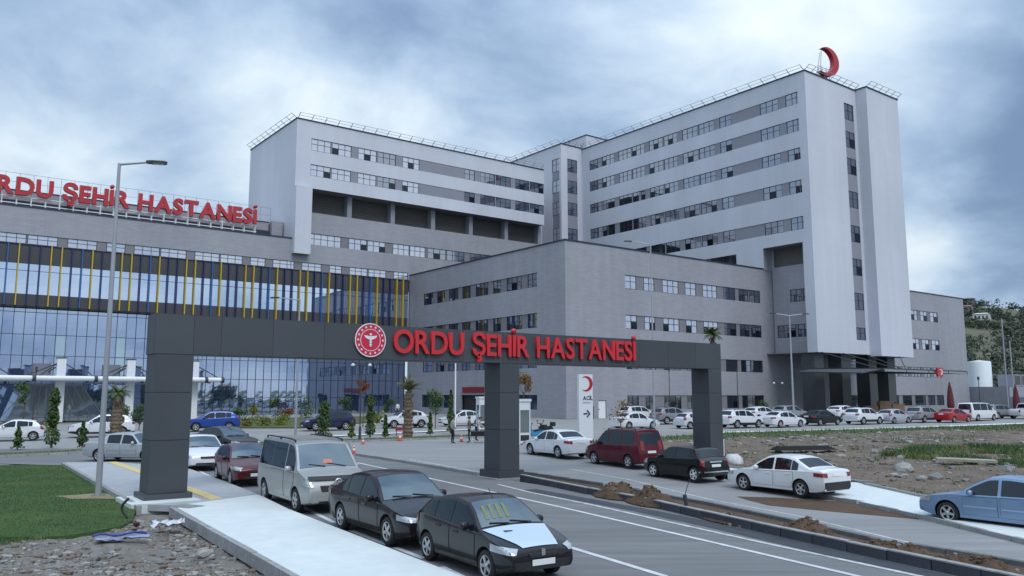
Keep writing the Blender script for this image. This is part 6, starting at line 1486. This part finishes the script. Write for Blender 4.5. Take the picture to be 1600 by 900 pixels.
def palm(px, py, h, r, label, seed, nf=26, fl=1.6, droop=1., shaggy=False, mats=M_FROND):
    g = G(px,py); t = thing('palm_tree', label, 'palm', (g.x,g.y,gz(g.y)+.03)); q = random.Random(seed)
    mb = MB(); n = 12; prof = []
    K = int(h/.13)
    for k in range(K+1):
        z = h*k/K; prof.append((r*(1.15-.35*k/K)*(1.12 if k % 2 else .94), z))
    mb.lathe(prof, n, None, 0, False)
    for k in range(int(h*30)):
        a = q.uniform(0,6.3); z = q.uniform(.1,h); mb.bar((r*math.cos(a),r*math.sin(a),z),(r*1.45*math.cos(a),r*1.45*math.sin(a),z+.16),.05)
    mb.obj('trunk', M_PALMB, t)
    for i in range(nf):
        a = 2*math.pi*i*.381966; el = R(q.uniform(35,86)) if shaggy else R(q.uniform(-5,75)); L = fl*q.uniform(.75,1.1); m = MB(); pts = []; p = Vector((0,0,h)); d = Vector((math.cos(a)*math.cos(el),math.sin(a)*math.cos(el),math.sin(el)))
        S = 9
        for k in range(S+1): pts.append(p.copy()); p = p + d*L/S; d = (d + Vector((0,0,-.13*droop))).normalized()
        for k in range(S):
            m.bar(pts[k],pts[k+1],.025)
            dd = (pts[k+1]-pts[k]).normalized(); sd = dd.cross(Vector((0,0,1))); sd = sd.normalized() if sd.length > .05 else Vector((1,0,0)); up = sd.cross(dd)
            if k < 1: continue
            for e in (.0,.5):
                for s in (-1,1):
                    b = pts[k].lerp(pts[k+1],e); ll = L*.26*math.sin(math.pi*min(.97,(k+e+.6)/(S+.6)))+.06; tip = b + (sd*s*.85+dd*.55-Vector((0,0,.25*droop))).normalized()*ll
                    m.add([b-dd*.03, b+dd*.03, tip],[(0,1,2)],1 if q.random()<.35 else 0)
        m.obj('frond', mats, t)
palm(637,683,3.35,.30,'shaggy palm with a thick trunk in front of the white crossover',1,24,1.35,1.0,True,[mat('frond_dusty',(.12,.125,.06),.7),mat('frond_tan',(.20,.17,.09),.7)])
palm(180,690,3.2,.33,'palm with tufted top behind the lamp post left of the gate',2,22,.95,1.3,False)
palm(1118,679,7.75,.2,'tall palm behind the right gate pillar, its tuft showing above the beam',3,34,.95,1.4,False)
def bushy(name, px, py, h, r, th, label, cat, mats, seed, n=700, size=.16, grp=None, flat=1., dz=0.):
    g = G(px,py); t = thing(name, label, cat, (g.x,g.y,gz(g.y)+.03+dz), 0, grp); q = random.Random(seed)
    if th > .2:
        mb = MB(); mb.tube((0,0,0),(.02,.02,th+.3*r),.05,.03,8)
        for k in range(4): a = k*1.6+seed; mb.tube((.02,.02,th),(math.cos(a)*r*.6,math.sin(a)*r*.6,th+r*.8),.025,.01,6)
        mb.obj('trunk', M_BARK, t)
    L = [(q.uniform(-.5,.5)*r,q.uniform(-.5,.5)*r,th+(h-th)*q.uniform(.2,.8),r*q.uniform(.4,.62)) for _ in range(7)]
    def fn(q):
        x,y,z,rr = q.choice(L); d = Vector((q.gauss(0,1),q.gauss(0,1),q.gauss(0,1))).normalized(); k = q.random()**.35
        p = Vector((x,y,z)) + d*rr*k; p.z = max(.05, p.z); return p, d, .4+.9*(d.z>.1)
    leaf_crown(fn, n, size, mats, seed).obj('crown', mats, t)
bushy('young_tree',35,672,4.3,.8,2.1,'young round headed tree near the left edge before the vestibule','tree',M_LEAF,1,900)
bushy('young_tree',818,664,5.6,1.0,2.9,'young tree with rusty leaves just right of the middle gate pillar','tree',M_AUT,2,900)
bushy('young_tree',680,670,3.5,1.05,1.3,'young green tree between the shaggy palm and the thin white pole','tree',M_LEAF,3,900)
bushy('young_tree',567,668,4.6,.7,2.6,'slender tree with red leaves behind the double garden lamp','tree',M_REDL,4,500)
bushy('young_tree',970,684,2.9,.9,1.0,'sparse young tree with few leaves between the sign pylon and the white saloons','tree',M_AUT,5,260,.13)
bushy('shrub',189,668,2.2,.8,.4,'green shrub behind the palm left of the gate','shrub',M_LEAF,6,700)
bushy('shrub',217,672,2.6,.75,.4,'leafy shrub against the left side of the left gate pillar','shrub',M_LEAF,7,700)
for i,(px,py,h,r,m,lb) in enumerate(((375,664,1.7,.9,M_LEAF,'green shrub right of the blue car'),(398,662,1.9,.8,M_LEAFY,'yellow green shrub in the flower bed right of the blue car'),(428,660,2.9,.7,M_LEAF,'upright shrub in the flower bed left of the lamp post'),(447,659,1.5,.8,M_REDL,'red leaved bush in the flower bed beside the lamp post'),
    (478,658,2.9,1.3,M_LEAF,'broad shrub in the flower bed behind the navy off-roader'),(505,655,2.2,.9,M_LEAF,'shrub above the bonnet of the navy off-roader'),(537,655,2.9,1.0,M_LEAF,'tall shrub behind the navy off-roader near the double garden lamp'),(607,655,2.6,.8,M_LEAF,'shrub in front of the dark glass left of the shaggy palm'),
    (388,667,.8,.8,M_LEAFY,'low yellow flowering clump at the left front of the bed'),(413,666,.8,.9,M_LEAFY,'low yellow flowering clump at the middle front of the bed'),(440,665,.8,.9,M_LEAFY,'low yellow flowering clump at the right front of the bed'),(356,667,.7,.8,M_LEAFY,'low clump at the tail of the blue car'),
    (590,664,1.2,.8,M_LEAFY,'low lime clump at the nose of the white crossover'),(1192,650,2.0,1.0,M_LEAF,'small dark shrub before the low block window, left of the garden lamp with pale heads'),(60,681,.9,.7,M_LEAFY,'low lime clump left of the trimmed cypress'))):
    bushy('shrub',px,py,h,r,.15,lb,'shrub',m,20+i,520,.17)
# ---- hill, wood and houses behind
def hill_h(x, y):
    d = math.hypot(x, y); az = math.degrees(math.atan2(x, y))
    ramp = max(0., min(1., (d-230)/420.)); prof = 62 - 13*max(0, (az-28.5))/10 + 5*noise2(x,y,.006)
    side = 1/(1+math.exp(-(az-19)/2.2)); return gz(y) - .5 + (ramp**1.15)*prof*side*(1+.06*noise2(x+70,y,.02))
def hills():
    mb = MB(); A_ = [10+1.25*i for i in range(57)]; D_ = [205+18*j for j in range(46)]; 
    for a in A_:
        for d in D_: x, y = d*math.sin(R(a)), d*math.cos(R(a)); mb.v.append((x,y,hill_h(x,y)))
    m = len(D_)
    for i in range(len(A_)-1):
        for j in range(m-1): mb.f.append((i*m+j,i*m+j+1,(i+1)*m+j+1,(i+1)*m+j)); mb.m.append(0); mb.sm.append(True)
    kind(mb.obj('hill', ground_mat('hill_scrub',[(.075,.088,.055),(.11,.11,.07),(.15,.135,.09)],(.018,.06),.95,.6,.8)), 'structure')
    q = random.Random(11); fb = MB(); mats = [mat('wood_dark',(.040,.056,.042),.9), mat('wood_mid',(.042,.062,.042),.9), mat('wood_olive',(.062,.078,.05),.9)]
    c = 0
    while c < 3600:
        a = q.uniform(24,50); d = q.uniform(215,700); x, y = d*math.sin(R(a)), d*math.cos(R(a))
        if 445 < d < 525 and (noise2(x,y,.02) < .35): continue
        if d > 560 and noise2(x,y,.02) < -.15: continue
        c += 1; h = q.uniform(3.,7.0) if d > 480 else q.uniform(1.6,4.6); r = h*q.uniform(.35,.6); z0 = hill_h(x,y); mi = q.choice((0,0,1,1,2))
        for k in range(34):
            dv = Vector((q.gauss(0,1),q.gauss(0,1),q.gauss(0,.9))).normalized(); pnt = Vector((x,y,z0+h*.55)) + Vector((dv.x*r,dv.y*r,dv.z*h*.5))*q.uniform(.7,1.08); u = dv.orthogonal().normalized(); u = Matrix.Rotation(q.uniform(0,6.3),3,dv)@u; w = dv.cross(u); s = r*q.uniform(.16,.34)
            fb.add([pnt-u*s,pnt+w*s*.8,pnt+u*s,pnt-w*s*.8],[(0,1,2,3)],mi if q.random() < .7 else q.choice((0,1,2)))
    kind(fb.obj('hillside_wood', mats), 'stuff')
hills()
def house(px, py_base, d, w, h, label, wallc, roofc, storeys):
    x = (px-800)/1281*d; g = Vector((x, d, hill_h(x,d))); t = thing('house', label, 'house', (g.x,g.y,g.z-.6), R(-35)); mw = mat('house_wall_%d' % px, wallc, .8)
    q = MB(); q.box(-w/2,w/2,-w*.35,w*.35,0,h); q.obj('wall', mw, t); q = MB(); rh = w*.10; q.add([Vector(v) for v in ((-w*.55,-w*.4,h),(w*.55,-w*.4,h),(w*.55,w*.4,h),(-w*.55,w*.4,h),(-w*.3,0,h+rh),(w*.3,0,h+rh))],[(0,1,5,4),(1,2,5),(2,3,4,5),(3,0,4),(3,2,1,0)]); q.obj('roof', mat('house_roof_%d' % px, roofc, .8), t)
    for s in range(storeys):
        for k in range(4): z = h*(s+.25)/storeys; xx = -w*.4+k*w*.23; q = MB(); q.box(xx,xx+w*.11,-w*.35-.05,-w*.35+.05,z,z+h*.45/storeys); q.obj('window', M_DINT, t)
house(1523,470,590,9,8,'tall grey house among trees on the ridge of the hill',(.22,.23,.25),(.16,.12,.11),3)
house(1519,482,545,8,5.5,'pinkish house on the hill just under the ridge',(.40,.27,.25),(.26,.15,.12),2)
house(1543,492,500,9,4,'long white house standing lower on the hillside',(.62,.62,.60),(.50,.49,.47),1)

def tree_belt():
    """trees along the road behind the viewer, as the hall glass mirrors them"""
    q = random.Random(5); fb = MB(); mats = [MATS['wood_dark'], MATS['wood_mid'], MATS['wood_olive']]
    for n in range(150):
        a = q.uniform(95, 215); d = q.uniform(75, 150); x, y = d*math.sin(R(a)), d*math.cos(R(a)); h = q.uniform(4,10); r = h*.4; mi = q.choice((0,0,1,2))
        for k in range(70):
            dv = Vector((q.gauss(0,1),q.gauss(0,1),q.gauss(0,.9))).normalized(); pnt = Vector((x,y,h*.55)) + Vector((dv.x*r,dv.y*r,dv.z*h*.45))*q.uniform(.5,1.05); u = dv.orthogonal().normalized(); w = dv.cross(u); s = r*q.uniform(.2,.4)
            fb.add([pnt-u*s,pnt+w*s*.8,pnt+u*s,pnt-w*s*.8],[(0,1,2,3)],mi)
    kind(fb.obj('roadside_wood', mats), 'stuff')
tree_belt()
